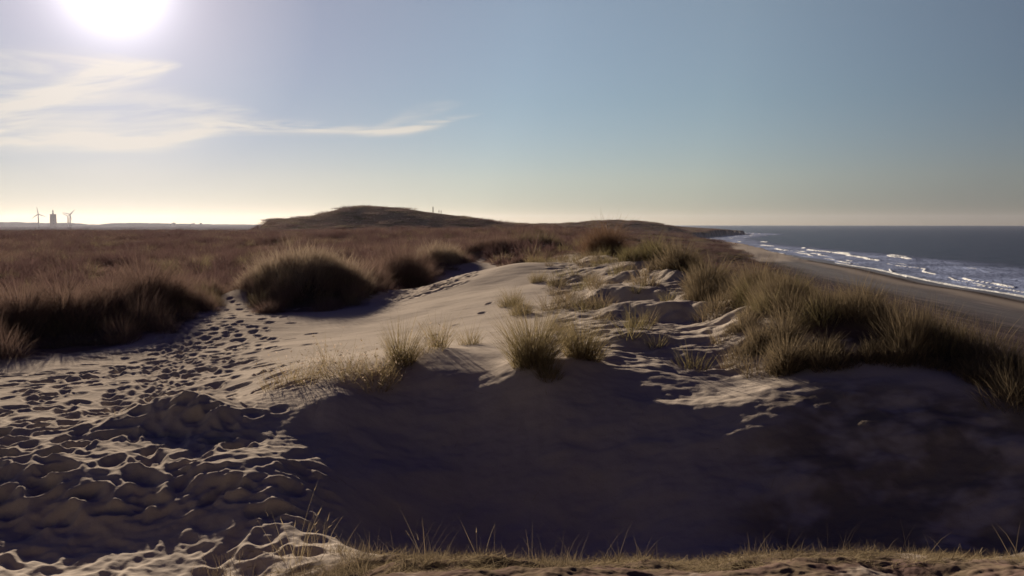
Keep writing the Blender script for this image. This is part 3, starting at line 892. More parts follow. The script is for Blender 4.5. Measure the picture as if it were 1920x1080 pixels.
# small sparse tufts on the cut sand: four kinds, copied
protos = [tuft_mesh('small_tuft', n, rd, h, width=0.008, spread=0.6) for n, rd, h in ((90, 0.16, 0.56), (60, 0.13, 0.62), (150, 0.24, 0.48), (90, 0.22, 0.44))]
for p_, m_ in zip(protos, (M_marram, M_pale, M_marram, M_pale)):
    p_.materials.append(m_)
GT = 'small sparse tufts on the wind-cut sand'
TUFTS = [(1040, 24, 0, 'small tuft nearest the knoll edge on the cut sand'),
         (1060, 21, 2, None), (1076, 27, 1, None), (1088, 24, 3, None), (1120, 22, 0, 'small dark tuft left of the middle sand lip'),
         (1132, 18.2, 2, 'small tuft above the lowest sand lip, left end'), (1092, 19.5, 1, None), (1160, 25, 3, 'small tuft just under the upper sand lip'),
         (1196, 21, 1, 'small pale tuft on the shaded face of the middle lip'), (1216, 17.6, 0, 'small tuft below the middle of the lowest sand lip'),
         (1180, 15.2, 1, 'upright small tuft on the bare patch right of the two crest tussocks'), (1196, 16.6, 3, None), (1060, 33, 2, None), (1100, 29, 0, None),
         (1142, 28.5, 3, None), (1045, 38, 2, None), (1090, 37, 0, None), (1252, 19.2, 1, 'small pale tuft between the two lower sand lips'), (1052, 16.8, 2, 'small wide tuft behind the two crest tussocks'),
         (1352, 14.9, 0, 'small tuft at the left edge of the seaward thicket'), (1382, 13.7, 2, 'small wide tuft over the lit patch by the thicket'), (1422, 13.1, 0, None),
         (1302, 13.8, 3, 'small low tuft in the middle of the lit patch'), (1232, 14.8, 1, 'small thin tuft at the back of the lit patch'), (1110, 26, 2, None), (1075, 30.5, 1, None), (1128, 31, 2, None),
         (1030, 30, 0, None), (1050, 27.5, 3, None), (1070, 22.5, 0, None), (1100, 20.6, 2, None)] + [(rng.uniform(1025, 1215), d_, int(rng.integers(0, 4)), None) for d_ in rng.uniform(19, 40, 34)]
for px, d, k, label in TUFTS:
    x, y, z = ground_at(px, d)
    o = link('small_tuft', protos[k], None, label=label or 'small sparse tuft on the rippled sand between knoll and sand lips', cat='grass tuft', group=GT)
    o.location = (x, y, z); o.rotation_euler = (0, 0, rng.uniform(0, 6.28)); s_ = rng.uniform(0.85, 1.5); o.scale = (s_, s_, s_)


# leafy weeds on the crest: thin branching stems with small leaves that catch the sun
def weed_parts(n_stem, h, n_leaf, r_):
    a = clump_arrays(n_stem, 0.17, 0.15, h, width=0.006, spread=0.9, bend=0.4, seg=4)
    V, q = blades(a[0], a[1], a[2] - 0.03, *a[3:], seg=4)
    st = blade_mesh('stems', V, q, rng.random(n_stem))
    pick = rng.integers(0, n_stem, n_leaf); lev = rng.integers(1, 5, n_leaf)
    pts = V.reshape(n_stem, 5, 2, 3).mean(2)[pick, lev] + rng.normal(0, 0.012, (n_leaf, 3))
    L = rng.uniform(0.02, 0.05, n_leaf)
    V, q = blades(pts[:, 0], pts[:, 1], pts[:, 2], L, rng.uniform(0, 6.28, n_leaf), rng.uniform(0.5, 1.7, n_leaf), np.full(n_leaf, 0.6), L * 0.5, seg=2, lean=(0, 0))
    return st, blade_mesh('leaves', V, q, rng.random(n_leaf))


WP = [weed_parts(n, h, l, rng) for n, h, l in ((48, 0.50, 90), (60, 0.42, 150), (40, 0.62, 60))]
for s_, l_ in WP:
    s_.materials.append(M_bent); l_.materials.append(M_leaf)
GW = 'leafy weeds along the crest'
WEEDS = [(505, 13.2, 0, 'leafy weed at the far left end of the row on the crest'), (536, 13.5, 1, None), (562, 13.4, 2, None), (588, 13.5, 0, None),
         (612, 14.0, 2, 'weed with tall bare stems at the back of the row'), (640, 13.3, 0, None), (662, 13.2, 1, None), (690, 13.0, 1, 'leafiest weed, with bright glinting leaves, in the row\'s middle'), (714, 13.2, 1, None),
         (738, 13.2, 1, None), (766, 13.7, 1, None), (792, 14.0, 0, 'weed right of the upright grass tuft'), (812, 14.3, 2, 'last weed at the right end of the row on the crest'), (700, 12.7, 1, None), (620, 13.0, 0, None), (575, 13.0, 0, None), (650, 12.8, 0, None), (725, 12.9, 1, None)]
for px, d, k, label in WEEDS:
    x, y, z = ground_at(px, d)
    o = link('leafy_weed', None, label=label or 'leafy weed in the crowded row along the sunlit crest', cat='weed', group=GW)
    o.location = (x, y, z); o.rotation_euler = (0, 0, rng.uniform(0, 6.28)); s_ = rng.uniform(0.85, 1.35); o.scale = (s_, s_, s_)
    link('stems', WP[k][0], None, o); link('leaves', WP[k][1], None, o)

# thin grass stalks with seed heads in front, and dry twigs on the small mound at the left
def stalk_mesh(n, h, rad_):
    a = clump_arrays(n, rad_, rad_, h, width=0.0045, spread=0.5, bend=0.45, seg=5)
    V, q = blades(a[0], a[1], a[2] - 0.03, *a[3:], seg=5, lean=(0.22, 0.0))
    return V, q, n


STRIP = np.array([[2 * k, 2 * k + 1, 2 * k + 3, 2 * k + 2] for k in range(6)])


def stalk_clump(px, d, n, h, rad_, label, group, heads=0.5):
    x, y, z = ground_at(px, d)
    root = link('grass_stalks', None, label=label, cat='grass stalks', group=group)
    root.location = (x, y, z)
    V, q, n = stalk_mesh(n, h, rad_)
    V = V.reshape(n, 6, 2, 3)
    T = V.mean(2)
    for i in range(n):
        st = link('stalk', blade_mesh('stalk', V[i].reshape(-1, 3), STRIP[:5], rng.random(1)), M_straw, root)
        if i < int(n * heads):
            d_ = T[i, 5] - T[i, 4]; d_ = d_ / np.linalg.norm(d_)
            o1 = np.ones(1)
            V2, q2 = blades(o1 * T[i, 4, 0], o1 * T[i, 4, 1], o1 * T[i, 4, 2], o1 * rng.uniform(0.04, 0.08), o1 * math.atan2(d_[1], d_[0]), o1 * math.acos(min(1, max(-1, d_[2]))), o1 * 0.1, o1 * 0.011, seg=3, lean=(0, 0))
            link('seed_head', blade_mesh('seed_head', V2, STRIP[:3], o1 * 0.95), M_straw, st)


GS = 'thin grass stalks on the near edge of the hollow'
for px, d, n, h, r_, label in (
    (545, 7.9, 22, 0.78, 0.16, 'tallest stalks with glinting seed heads, left of the dark hollow'),
    (590, 8.3, 9, 0.55, 0.10, 'few stalks right behind the tallest ones'),
    (655, 7.6, 5, 0.30, 0.10, 'few short stalks between the tallest ones and the bright leaning one'),
    (790, 7.6, 5, 0.62, 0.06, 'bright leaning stalk with a few others in the middle of the near edge'),
    (905, 7.6, 5, 0.55, 0.08, 'faint stalks leaning right over the hollow, right of the bright one'),
    (1090, 7.5, 3, 0.16, 0.08, 'short stalks on the bare middle of the near edge'),
    (1455, 7.35, 3, 0.18, 0.06, 'short bent stalks near the grey hump of the near edge'),
    (1640, 7.3, 3, 0.16, 0.06, 'lone short upright stalks on the right part of the near edge'),
    (1745, 7.3, 5, 0.16, 0.12, 'short glinting stalks on the near edge towards the right'),
    (1850, 7.3, 3, 0.15, 0.06, 'short stalks at the far right of the near edge')):
    stalk_clump(px, d, n, h, r_, label, GS)
GD = 'dry twigs on the small mound among the footprints'
for px, d, n, h, r_, label in ((215, 12.1, 14, 0.16, 0.25, 'dry twigs at the left end of the small mound'), (290, 12.4, 16, 0.14, 0.25, 'dry twigs left of the small mound\'s top'),
                               (360, 12.5, 16, 0.14, 0.25, 'dry twigs on top of the small mound'), (590, 12.1, 14, 0.13, 0.25, 'dry twigs on the low shaded mound right of the footprints')):
    stalk_clump(px, d, n, h, r_, label, GD, heads=0.0)

# the turf of short grass along the bottom of the picture, and the straw lying on it: countless
def straw_litter():
    n = 70000
    px = rng.uniform(-60, 1980, n); d = 6.6 + 1.7 * rng.random(n)
    x = d * (px - 960) / F
    dens = np.interp(px, [0, 330, 480, 700, 1980], [0.0, 0.0, 0.25, 1.0, 1.0]) * np.clip(0.5 + 1.3 * perlin(x / 0.5, d / 0.3, 201), 0.05, 1) * np.where(d > 7.75, 0.25, 1.0)
    k = rng.random(n) < dens
    x, y = x[k], d[k]; z = grid_z(x, y); n = len(x)
    V, q = blades(x, y, z - 0.004, rng.uniform(0.05, 0.20, n), rng.normal(0.1, 1.0, n) + np.pi * (rng.random(n) < 0.3), rng.uniform(1.15, 1.6, n), rng.uniform(-0.1, 0.35, n), rng.uniform(0.003, 0.009, n), seg=3, lean=(0, 0))
    V[:, 2] = np.maximum(V[:, 2], grid_z(V[:, 0], V[:, 1]) + 0.002)
    link('straw_litter', blade_mesh('straw_litter', V, q, rng.random(n)), M_straw, kind='stuff', label='dry straw lying on the near edge of the sand', cat='straw')


def near_turf():
    n = 26000
    px = rng.uniform(330, 1960, n); d = 6.7 + 1.5 * rng.random(n)
    x = d * (px - 960) / F
    dens = np.interp(px, [330, 430, 520, 860, 960, 1250, 1960], [0.05, 0.5, 1.0, 0.95, 0.5, 0.2, 0.2])
    dens = np.clip(dens * (0.05 + 3.0 * fbm(x / 0.6, d / 0.5, 2, 205)), 0, 1) * np.where(d > 7.45, np.interp(px, [330, 560, 800, 900, 1000], [0.4, 0.9, 0.55, 0.15, 0.03]), 1.0)
    k = rng.random(n) < dens
    x, y = x[k], d[k]; z = grid_z(x, y); n = len(x)
    V, q = blades(x, y, z - 0.02, rng.uniform(0.06, 0.20, n) + 0.22 * (rng.random(n) < 0.06), rng.uniform(0, 6.28, n), np.abs(rng.normal(0.25, 0.3, n)), rng.uniform(0.1, 0.9, n), rng.uniform(0.003, 0.006, n), seg=3)
    link('turf_grass', blade_mesh('turf_grass', V, q, np.clip(rng.beta(1.2, 2.6, n), 0, 1)), M_marram, kind='stuff', label='short sparse grass along the near edge of the sand', cat='grass')


straw_litter()
near_turf()


def slope_bits():
    n = 900
    px = rng.uniform(520, 1950, n); d = rng.uniform(8.5, 13.0, n)
    x = d * (px - 960) / F
    k = rng.random(n) < np.clip(0.4 + 1.2 * perlin(x / 1.2, d / 0.9, 215), 0, 1)
    x, y = x[k], d[k]; z = grid_z(x, y); n = len(x)
    V, q = blades(x, y, z + 0.004, rng.uniform(0.05, 0.22, n), rng.uniform(0, 6.28, n), rng.uniform(1.2, 1.57, n), rng.uniform(-0.1, 0.2, n), rng.uniform(0.003, 0.008, n), seg=3, lean=(0, 0))
    V[:, 2] = np.maximum(V[:, 2], grid_z(V[:, 0], V[:, 1]) + 0.003)
    link('straw_bits', blade_mesh('straw_bits', V, q, rng.random(n)), M_straw, kind='stuff', label='stray bits of straw strewn over the shaded slope', cat='straw')


slope_bits()

# ground cover of the plain, the slopes and the hills: countless clumps, instanced on points
cover_src = bpy.data.collections.new('cover_kinds')
for nm, n, rd, h, w, mat in (('cover_a', 110, 0.45, 0.62, 0.024, M_heath), ('cover_b', 130, 0.50, 0.50, 0.024, M_marram), ('cover_c', 90, 0.40, 0.75, 0.022, M_heath), ('cover_d', 80, 0.55, 0.40, 0.024, M_pale), ('cover_e', 120, 0.5, 0.55, 0.024, M_brown),
                              ('cover_f', 420, 0.42, 0.75, 0.008, M_marram), ('cover_g', 320, 0.42, 0.70, 0.008, M_pale), ('cover_h', 420, 0.45, 0.70, 0.009, M_brown)):
    me = tuft_mesh(nm, n, rd, h, width=w, spread=0.7, rise=0.35)
    me.materials.append(mat)
    cover_src.objects.link(bpy.data.objects.new(nm, me))


def cover(name, x, y, sxy, sz, pick, label, cat):
    z = grid_z(x, y)
    me = bpy.data.meshes.new(name)
    me.vertices.add(len(x)); me.vertices.foreach_set('co', np.stack([x, y, z - 0.03], 1).astype(np.float32).ravel())
    a = me.attributes.new('size', 'FLOAT_VECTOR', 'POINT'); a.data.foreach_set('vector', np.stack([sxy, sxy, sz], 1).astype(np.float32).ravel())
    a = me.attributes.new('pick', 'INT', 'POINT'); a.data.foreach_set('value', np.asarray(pick, np.int32))
    a = me.attributes.new('turn', 'FLOAT_VECTOR', 'POINT'); a.data.foreach_set('vector', np.stack([0 * x, 0 * x, rng.uniform(0, 6.28, len(x))], 1).astype(np.float32).ravel())
    o = link(name, me, None, label=label, cat=cat, kind='stuff')
    g = bpy.data.node_groups.new(name, 'GeometryNodeTree')
    g.interface.new_socket('Geometry', in_out='INPUT', socket_type='NodeSocketGeometry')
    g.interface.new_socket('Geometry', in_out='OUTPUT', socket_type='NodeSocketGeometry')
    N = g.nodes
    gi = N.new('NodeGroupInput'); go = N.new('NodeGroupOutput'); ip = N.new('GeometryNodeInstanceOnPoints'); ci = N.new('GeometryNodeCollectionInfo')
    ci.inputs['Collection'].default_value = cover_src; ci.inputs['Separate Children'].default_value = True; ci.inputs['Reset Children'].default_value = True
    ip.inputs['Pick Instance'].default_value = True

    def na(nm, typ):
        q = N.new('GeometryNodeInputNamedAttribute'); q.data_type = typ; q.inputs[0].default_value = nm
        return q.outputs[0]
    L = g.links.new
    L(gi.outputs[0], ip.inputs['Points']); L(ci.outputs[0], ip.inputs['Instance'])
    L(na('pick', 'INT'), ip.inputs['Instance Index']); L(na('turn', 'FLOAT_VECTOR'), ip.inputs['Rotation']); L(na('size', 'FLOAT_VECTOR'), ip.inputs['Scale'])
    L(ip.outputs[0], go.inputs[0])
    md = o.modifiers.new('cover', 'NODES'); md.node_group = g
    return o


def scatter(r0, r1, p0, p1, dens):
    a0, a1 = phi_px(p0), phi_px(p1)
    n = int(0.5 * (r1 ** 2 - r0 ** 2) * (a1 - a0) * dens)
    r = np.sqrt(rng.uniform(r0 ** 2, r1 ** 2, n)); ph = rng.uniform(a0, a1, n)
    x, y = r * np.sin(ph), r * np.cos(ph)
    k = rng.random(n) < veg_mask(x, y)
    return x[k], y[k], r[k], ph[k]


pts = []
for r0, r1, dens, sxy, sz in ((10, 45, 2.6, 0.75, 0.80), (45, 120, 0.9, 1.35, 1.0), (120, 350, 0.13, 3.2, 1.15), (350, 1000, 0.014, 8.0, 1.6)):
    x, y, r, ph = scatter(r0, r1, -150, 2060, dens)
    pts.append((x, y, r, ph, np.full(len(x), sxy), np.full(len(x), sz)))
x, y, r, ph, sxy, sz = [np.concatenate(c) for c in zip(*pts)]
pat = fbm(x / 11, y / 11, 3, 301)
low = sstep(-0.25, 0.25, fbm(x / 5.5, y / 5.5, 3, 305) + 0.25)
edge_r = np.log(r / veg_edge(ph))
sz = sz * (0.35 + 0.95 * low) * rng.uniform(0.7, 1.3, len(x))
sz = sz * np.where(edge_r < 0.06, 0.75, 1.0) * np.where((ph > phi_px(1380)) & (r < 30), 0.85, 1.0)
sxy = sxy * rng.uniform(0.8, 1.25, len(x))
right = ph > phi_px(1180)
thin = ((ph > phi_px(955)) & (ph < phi_px(1115)) & (r < 46) & (rng.random(len(x)) < 0.55))
on_top = (np.abs(x - 450 * (820 - 960) / F) < 9) & (y > 425) & (y < 480)     # the worn spot where the walkers stand
ok = (sz > 0.2) & ~thin & ~on_top
u = rng.random(len(x)) + 0.9 * pat
pick = np.where(u < 0.30, 0, np.where(u < 0.62, 2, np.where(u < 0.9, 1, 4)))
pick = np.where(right & (r < 120), np.where(u < 0.75, 1, 3), pick)
nearby = r < 34
pick = np.where(nearby & ((pick == 0) | (pick == 2) | (pick == 4)), 7, np.where(nearby & (pick == 1), 5, np.where(nearby & (pick == 3), 6, pick)))
lm = ok & ~right
cover('scrub', x[lm], y[lm], sxy[lm], sz[lm], pick[lm], 'brown low scrub and rough grass covering the plain and the hill', 'scrub')
rm = ok & right
cover('marram_grass', x[rm], y[rm], sxy[rm], sz[rm], pick[rm], 'marram grass covering the seaward slope of the dunes', 'grass')


# ------------------------------------------------------------------ far things
def simple_mat(name, colour, rough=0.8, noise=0.0, scale=1.0):
    m, t = new_mat(name)
    b = t.n('ShaderNodeBsdfPrincipled')
    c = tuple(colour) + (1,)
    if noise:
        c = t.mix(t.noise(obj_pos(t), scale, 4), tuple(v * (1 - noise) for v in colour) + (1,), tuple(v * (1 + noise) for v in colour) + (1,))
    t.put(b.inputs['Base Color'], c)
    b.inputs['Roughness'].default_value = rough
    finish(t, b.outputs[0])
    return m


M_white = simple_mat('turbine_paint', (0.30, 0.29, 0.29), 0.6)
M_brick = simple_mat('tower_brick', (0.17, 0.10, 0.085), 0.9, 0.2, 0.8)
M_lamp = simple_mat('lantern_metal', (0.10, 0.08, 0.07), 0.5)
M_glass = simple_mat('dark_glass', (0.03, 0.035, 0.04), 0.1)
M_roof = simple_mat('slate_roof', (0.09, 0.085, 0.09), 0.7)
M_wall = simple_mat('plaster_wall', (0.30, 0.26, 0.23), 0.85, 0.1, 0.5)
M_wood = simple_mat('weathered_wood', (0.13, 0.105, 0.085), 0.9, 0.35, 6.0)
M_cloth = simple_mat('dark_clothing', (0.035, 0.033, 0.04), 0.95)
M_skin = simple_mat('skin', (0.45, 0.28, 0.20), 0.6)
M_hair = simple_mat('dark_hair', (0.03, 0.022, 0.018), 0.7)
M_hill = None


def lathe(profile, n=16, cx=0, cy=0):
    """(radius, z) profile -> closed bmesh of revolution"""
    bm = bmesh.new()
    rings = []
    for r_, z in profile:
        rings.append([bm.verts.new((cx + r_ * math.cos(2 * math.pi * k / n), cy + r_ * math.sin(2 * math.pi * k / n), z)) for k in range(n)])
    for a, b in zip(rings, rings[1:]):
        for k in range(n):
            bm.faces.new((a[k], a[(k + 1) % n], b[(k + 1) % n], b[k]))
    bm.faces.new(rings[0][::-1]); bm.faces.new(rings[-1])
    return bm


def bm_obj(name, bm, mat, parent=None, smooth=True, **kw):
    me = bpy.data.meshes.new(name)
    bmesh.ops.recalc_face_normals(bm, faces=bm.faces)
    bm.to_mesh(me); bm.free()
    if smooth:
        me.polygons.foreach_set('use_smooth', np.ones(len(me.polygons), bool))
    return link(name, me, mat, parent, **kw)


def box(bm, x0, x1, y0, y1, z0, z1):
    v = [bm.verts.new((x, y, z)) for z in (z0, z1) for x, y in ((x0, y0), (x1, y0), (x1, y1), (x0, y1))]
    for f in ((3, 2, 1, 0), (4, 5, 6, 7), (0, 1, 5, 4), (1, 2, 6, 5), (2, 3, 7, 6), (3, 0, 4, 7)):
        bm.faces.new([v[i] for i in f])
    return bm


# distant wooded ridge
d0 = 4200.0
pxs = np.linspace(-900, 620, 420)
prof = np.interp(pxs, [-900, -300, 0, 30, 60, 100, 128, 150, 170, 188, 212, 250, 300, 330, 400, 480, 560, 620], [419, 417, 417, 416.5, 417.5, 418.5, 418, 419, 421, 421, 418.6, 418, 418.6, 419.6, 420.6, 421.2, 421.8, 425])
prof = prof - 0.5 * fbm(pxs / 9, pxs * 0 + 3.3, 4, 501, 0.65) - 0.3
topz = EYE + (419.5 - prof) / F * d0
ys = [d0 - 40, d0 - 30, d0 - 12, d0, d0 + 60, d0 + 400]
fz = [0.0, 0.5, 0.93, 1.0, 0.95, 0.0]
hv = []
for y_, f in zip(ys, fz):
    jit = 0.6 * perlin(pxs / 5, pxs * 0 + y_ / 50, 503) if 0 < f < 1 else 0
    hv.append(np.stack([y_ * (pxs - 960) / F, np.full(len(pxs), y_), -1.0 + (topz + 1.0) * f + jit], 1))
hv = np.concatenate(hv); n = len(pxs)
ii, jj = np.meshgrid(np.arange(len(ys) - 1), np.arange(n - 1), indexing='ij')
hf = np.stack([ii * n + jj, ii * n + jj + 1, (ii + 1) * n + jj + 1, (ii + 1) * n + jj], -1).reshape(-1, 4)
M_hill = simple_mat('distant_woods', (0.055, 0.050, 0.045), 1.0, 0.35, 0.03)
link('hills', mesh_from('hills', hv, hf), M_hill, kind='structure', label='low wooded ridge on the horizon at the left', cat='hills')


def ridge_at(px, py, d):
    x, y, z = at(px, py, d)
    return x, y, z


# wind turbines
def turbine(px, d, hub_py, blade, rot, label, hide=()):
    x, y, hz = at(px, hub_py, d)
    base = 0.0
    root = link('wind_turbine', None, label=label, cat='wind turbine', group='wind turbines on the horizon')
    root.location = (x, y, base)
    root.rotation_euler = (0, 0, math.atan2(-x, y))
    H = hz - base
    bm_obj('tower', lathe([(3.0, -1), (2.7, H * 0.3), (2.0, H - 1.5)], 16), M_white, root)
    bm = box(bmesh.new(), -1.8, 1.8, -2.0, 7.0, H - 1.9, H + 1.9)
    bmesh.ops.bevel(bm, geom=bm.edges[:], offset=0.6, segments=2, affect='EDGES')
    bm_obj('nacelle', bm, M_white, root)
    hub = bm_obj('hub', lathe([(0.2, -2.2), (1.2, -1.4), (1.6, 0.0), (1.5, 1.2)], 14), M_white, root)
    hub.rotation_euler = (-math.pi / 2, 0, 0); hub.location = (0, -3.2, H)
    hub.rotation_euler = (math.pi / 2, 0, 0)
    for k in range(3):
        a = rot + k * 2 * math.pi / 3
        bm = bmesh.new()
        st = [(0.0, 1.3, 1.1), (0.08, 1.5, 1.0), (0.2, 2.3, 0.6), (0.6, 1.5, 0.35), (0.95, 0.7, 0.15), (1.0, 0.3, 0.1)]
        rings = []
        for f, wd, th_ in st:
            rings.append([bm.verts.new((sx * wd * 0.5 * 1.6, sy * th_ * 0.6, 1.0 + f * blade)) for sx, sy in ((-1, -1), (1, -1), (1, 1), (-1, 1))])
        for A_, B_ in zip(rings, rings[1:]):
            for i in range(4):
                bm.faces.new((A_[i], A_[(i + 1) % 4], B_[(i + 1) % 4], B_[i]))
        bm.faces.new(rings[0][::-1]); bm.faces.new(rings[-1])
        b = bm_obj('rotor_blade', bm, M_white, root, smooth=False)
        b.location = (0, -3.4, H); b.rotation_euler = (0, a, 0)
    return root


turbine(71.5, 3600, 401.5, 30.0, R(-8), 'leftmost wind turbine, one blade pointing almost straight up')
turbine(131, 3600, 401.8, 28.0, R(45), 'wind turbine just right of the tower, two blades spread in a V')
turbine(127.2, 3750, 405.0, 24.0, R(176), 'shorter wind turbine standing close against the one with the V')

# the old lighthouse: square brick tower with a slim lantern
x, y, _ = at(100, 420, 3300)
tw = link('lighthouse', None, label='broad square brick lighthouse tower with a slim lantern, between the turbines', cat='lighthouse')
z0 = 0.0
tw.location = (x, y, z0); tw.rotation_euler = (0, 0, math.atan2(-x, y) + 0.06)
ztop = at(100, 401.5, 3300)[2]; ztip = at(100, 392.5, 3300)[2]
hw = 5.2 / F * 3300
bm = bmesh.new()
rings = []
for f, s_ in ((0, 1.06), (0.5, 1.02), (0.93, 0.97), (0.935, 1.0), (0.97, 1.0), (1.0, 0.92)):
    rings.append([bm.verts.new((sx * hw * s_, sy * hw * s_, f * ztop)) for sx, sy in ((-1, -1), (1, -1), (1, 1), (-1, 1))])
for A_, B_ in zip(rings, rings[1:]):
    for i in range(4):
        bm.faces.new((A_[i], A_[(i + 1) % 4], B_[(i + 1) % 4], B_[i]))
bm.faces.new(rings[0][::-1]); bm.faces.new(rings[-1])
bm_obj('tower', bm, M_brick, tw, smooth=False)
for k in range(3):
    w = bm_obj('window', box(bmesh.new(), -1.0, 1.0, -0.15, 0.15, -2.0, 2.0), M_glass, tw, smooth=False)
    w.location = (0, -hw * 1.03, ztop * (0.3 + 0.22 * k))
hl = ztip - ztop
bm_obj('lantern', lathe([(3.6, ztop), (3.4, ztop + hl * 0.12), (2.4, ztop + hl * 0.16), (2.4, ztop + hl * 0.62)], 12), M_lamp, tw)
bm_obj('lantern_roof', lathe([(2.9, ztop + hl * 0.62), (2.2, ztop + hl * 0.74), (0.5, ztop + hl * 0.86), (0.3, ztop + hl)], 12), M_roof, tw)


# domed building, pointed building and a grove on the ridge
def far_building(px, d, base_py, w, h, roof_h, spire, name, label, dome):
    x, y, zb = at(px, base_py, d)
    rt = link(name, None, label=label, cat='building')
    rt.location = (x, y, 0); rt.rotation_euler = (0, 0, math.atan2(-x, y))
    bm_obj('wall', box(bmesh.new(), -w, w, -w * 0.7, w * 0.7, 0, zb + h), M_wall, rt, smooth=False)
    if dome:
        pr = [(w * 1.02 * math.cos(a), zb + h + roof_h * math.sin(a)) for a in np.linspace(0, math.pi / 2 - 0.1, 7)]
        rf = bm_obj('roof', lathe(pr, 18), M_roof, rt)
    else:
        bm = bmesh.new()
        v = [bm.verts.new(c) for c in ((-w * 1.08, -w * .8, zb + h), (w * 1.08, -w * .8, zb + h), (w * 1.08, w * .8, zb + h), (-w * 1.08, w * .8, zb + h), (-w * .8, 0, zb + h + roof_h), (w * .8, 0, zb + h + roof_h))]
        for f in ((0, 1, 5, 4), (1, 2, 5), (2, 3, 4, 5), (3, 0, 4), (3, 2, 1, 0)):
            bm.faces.new([v[i] for i in f])
        rf = bm_obj('roof', bm, M_roof, rt, smooth=False)
    bm_obj('spire', lathe([(1.5, zb + h + roof_h * 0.6), (1.3, zb + h + roof_h * 1.25), (0.25, zb + h + roof_h + spire)], 8, w * 0.1 if dome else w * 0.55, 0), M_roof, rt)


far_building(325.5, 4170, 419.3, 10.5, 0.5, 4.0, 4.5, 'domed_building', 'domed building with a short spire on the distant ridge', True)
far_building(362, 4170, 420.2, 9.0, 1.0, 2.8, 4.5, 'spired_building', 'low building with a small spire, right of the domed one', False)
x, y, zb = at(376.5, 419.6, 4170)
gv_ = link('round_tree', None, label='small round-topped tree right of the spired building on the ridge', cat='tree')
gv_.location = (x, y, 0)
bm_obj('trunk', lathe([(1.0, 0), (0.7, zb - 1)], 8), M_wood, gv_)
bm = bmesh.new()
bmesh.ops.create_icosphere(bm, subdivisions=3, radius=1)
for v in bm.verts:
    k = 1 + 0.35 * float(perlin(np.array([v.co.x * 3 + 9]), np.array([v.co.z * 3 + v.co.y * 2]), 7)[0])
    v.co = Vector((v.co.x * 6.0 * k, v.co.y * 5 * k, zb + 0.5 + v.co.z * 3.2 * k))
bm_obj('crown', bm, M_hill, gv_)

# marker post and two walkers on the hill
x, y = 450 * (812.5 - 960) / F, 450.0


def hill_point(px, d):
    x = d * (px - 960) / F
    return x, d, float(height(np.array([x]), np.array([d]))[0])


x, y, z = hill_point(812.5, 455)
bm = lathe([(0.26, -0.4), (0.25, 1.2), (0.23, 3.0), (0.16, 3.2)], 10)
pst = bm_obj('marker_post', bm, M_wood, label='tall dark wooden marker post on the slope of the hill', cat='post')
pst.location = (x, y, z)


def person(px, d, label, turn, stride):
    x, y, z = hill_point(px, d)
    V = [(0, 0, 0.95), (0, 0, 1.15), (0, 0, 1.38), (0, 0.01, 1.50), (0, 0.0, 1.63), (0, 0.0, 1.74),
         (0.10, 0, 0.88), (0.11, stride, 0.48), (0.11, stride * 1.3, 0.08), (0.11, stride * 1.3 + 0.14, 0.04),
         (-0.10, 0, 0.88), (-0.11, -stride * 0.6, 0.48), (-0.11, -stride * 1.6, 0.08), (-0.11, -stride * 1.6 + 0.14, 0.04),
         (0.20, 0, 1.38), (0.25, -0.06, 1.10), (0.25, 0.08, 0.86), (0.25, 0.11, 0.76), (-0.20, 0, 1.38), (-0.25, 0.04, 1.10), (-0.25, 0.14, 0.87), (-0.25, 0.18, 0.77)]
    Rr = [0.15, 0.15, 0.17, 0.065, 0.095, 0.07, 0.11, 0.075, 0.055, 0.045, 0.11, 0.075, 0.055, 0.045, 0.075, 0.055, 0.042, 0.035, 0.075, 0.055, 0.042, 0.035]
    Ed = [(0, 1), (1, 2), (2, 3), (3, 4), (4, 5), (0, 6), (6, 7), (7, 8), (8, 9), (0, 10), (10, 11), (11, 12), (12, 13), (2, 14), (14, 15), (15, 16), (16, 17), (2, 18), (18, 19), (19, 20), (20, 21)]
    me = bpy.data.meshes.new('person')
    me.from_pydata(V, Ed, [])
    o = link('person', me, M_cloth, label=label, cat='person', group='walkers on the hill')
    o.location = (x, y, z); o.rotation_euler = (0, 0, turn)
    sk = o.modifiers.new('skin', 'SKIN')
    for i, r_ in enumerate(Rr):
        me.skin_vertices[0].data[i].radius = (r_, r_ * (0.72 if i < 3 else 1.0))
    me.skin_vertices[0].data[0].use_root = True
    o.modifiers.new('smooth', 'SUBSURF').levels = 1
    o.modifiers['smooth'].render_levels = 1
    hd = lathe([(0.03, 1.58), (0.082, 1.66), (0.102, 1.71), (0.095, 1.78), (0.05, 1.83)], 12, 0, -0.012)
    bm_obj('hair', hd, M_hair, o)
    return o


person(823.6, 452, 'person in dark clothes on the hill crest, nearer the marker post', R(70), 0.10)
person(827.6, 452, 'person in dark clothes on the hill crest, farther from the marker post', R(-100), 0.16)


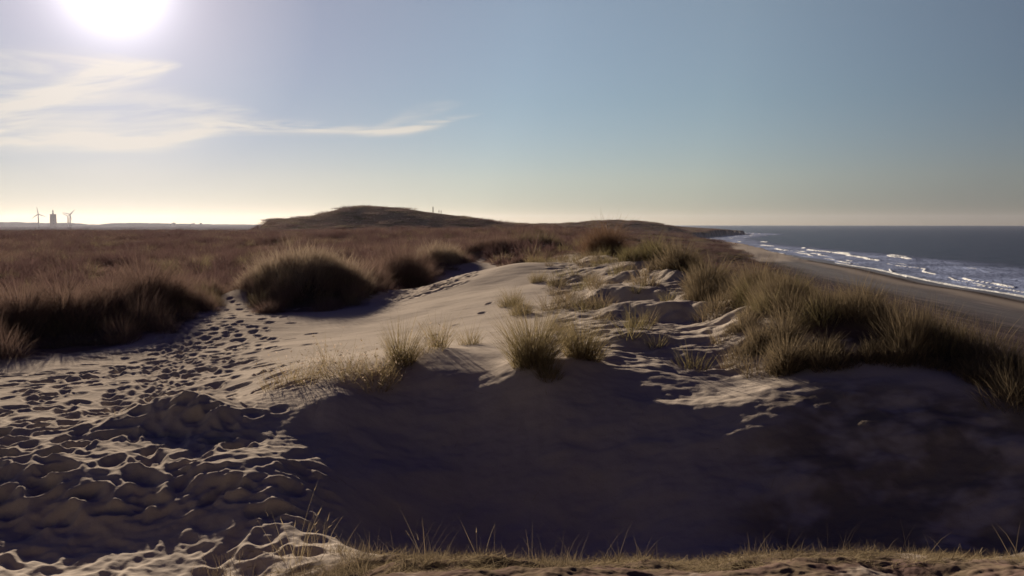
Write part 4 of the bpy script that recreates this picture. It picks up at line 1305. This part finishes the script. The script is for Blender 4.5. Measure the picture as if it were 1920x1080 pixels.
# driftwood on the beach
def driftwood(px, d, length, rad_, turn, label, branch):
    x, y, z = ground_at(px, d)
    me = bpy.data.meshes.new('driftwood')
    L = length
    V = [(-L / 2, 0, 0.05), (-L * 0.25, 0.06, 0.12), (0, -0.03, 0.17), (L * 0.28, 0.05, 0.20), (L / 2, 0.0, 0.14)]
    Ed = [(0, 1), (1, 2), (2, 3), (3, 4)]
    Rr = [rad_ * 0.4, rad_ * 0.7, rad_ * 0.9, rad_ * 1.15, rad_ * 0.8]
    if branch:
        V += [(-L * 0.1, 0.3, 0.42), (L * 0.42, -0.25, 0.30), (L * 0.5, -0.4, 0.45)]; Ed += [(2, 5), (3, 6), (6, 7)]; Rr += [rad_ * 0.3, rad_ * 0.55, rad_ * 0.25]
    me.from_pydata(V, Ed, [])
    o = link('driftwood', me, M_wood, label=label, cat='driftwood', group='driftwood on the beach')
    o.location = (x, y, z + 0.02); o.rotation_euler = (0, 0, turn)
    o.modifiers.new('skin', 'SKIN')
    for i, r_ in enumerate(Rr):
        me.skin_vertices[0].data[i].radius = (r_, r_ * 0.7)
    me.skin_vertices[0].data[2].use_root = True
    sb = o.modifiers.new('smooth', 'SUBSURF'); sb.levels = 2; sb.render_levels = 2
    return o


driftwood(1800, 97, 1.9, 0.22, R(-4), 'larger dark driftwood log lying on the beach', True)
driftwood(1780, 98.5, 1.1, 0.11, R(8), 'smaller broken branch lying left of the driftwood log', False)

# ------------------------------------------------------------------ the air: thin sea haze
lo = float(min(gv[:, 2].min(), -3.0)) - 1.0
m, t = new_mat('haze_air')
pv = t.n('ShaderNodeVolumePrincipled')
pv.inputs['Color'].default_value = (0.80, 0.78, 0.88, 1)
pv.inputs['Density'].default_value = 2.4e-5
pv.inputs['Anisotropy'].default_value = 0.5
o_ = t.n('ShaderNodeOutputMaterial')
t.link(pv.outputs[0], o_.inputs['Volume'])
bm_obj('haze', box(bmesh.new(), -8700, 8700, -8700, 8700, lo, 95.0), m, smooth=False, kind='stuff', label='thin pale sea haze that veils the distance', cat='haze')
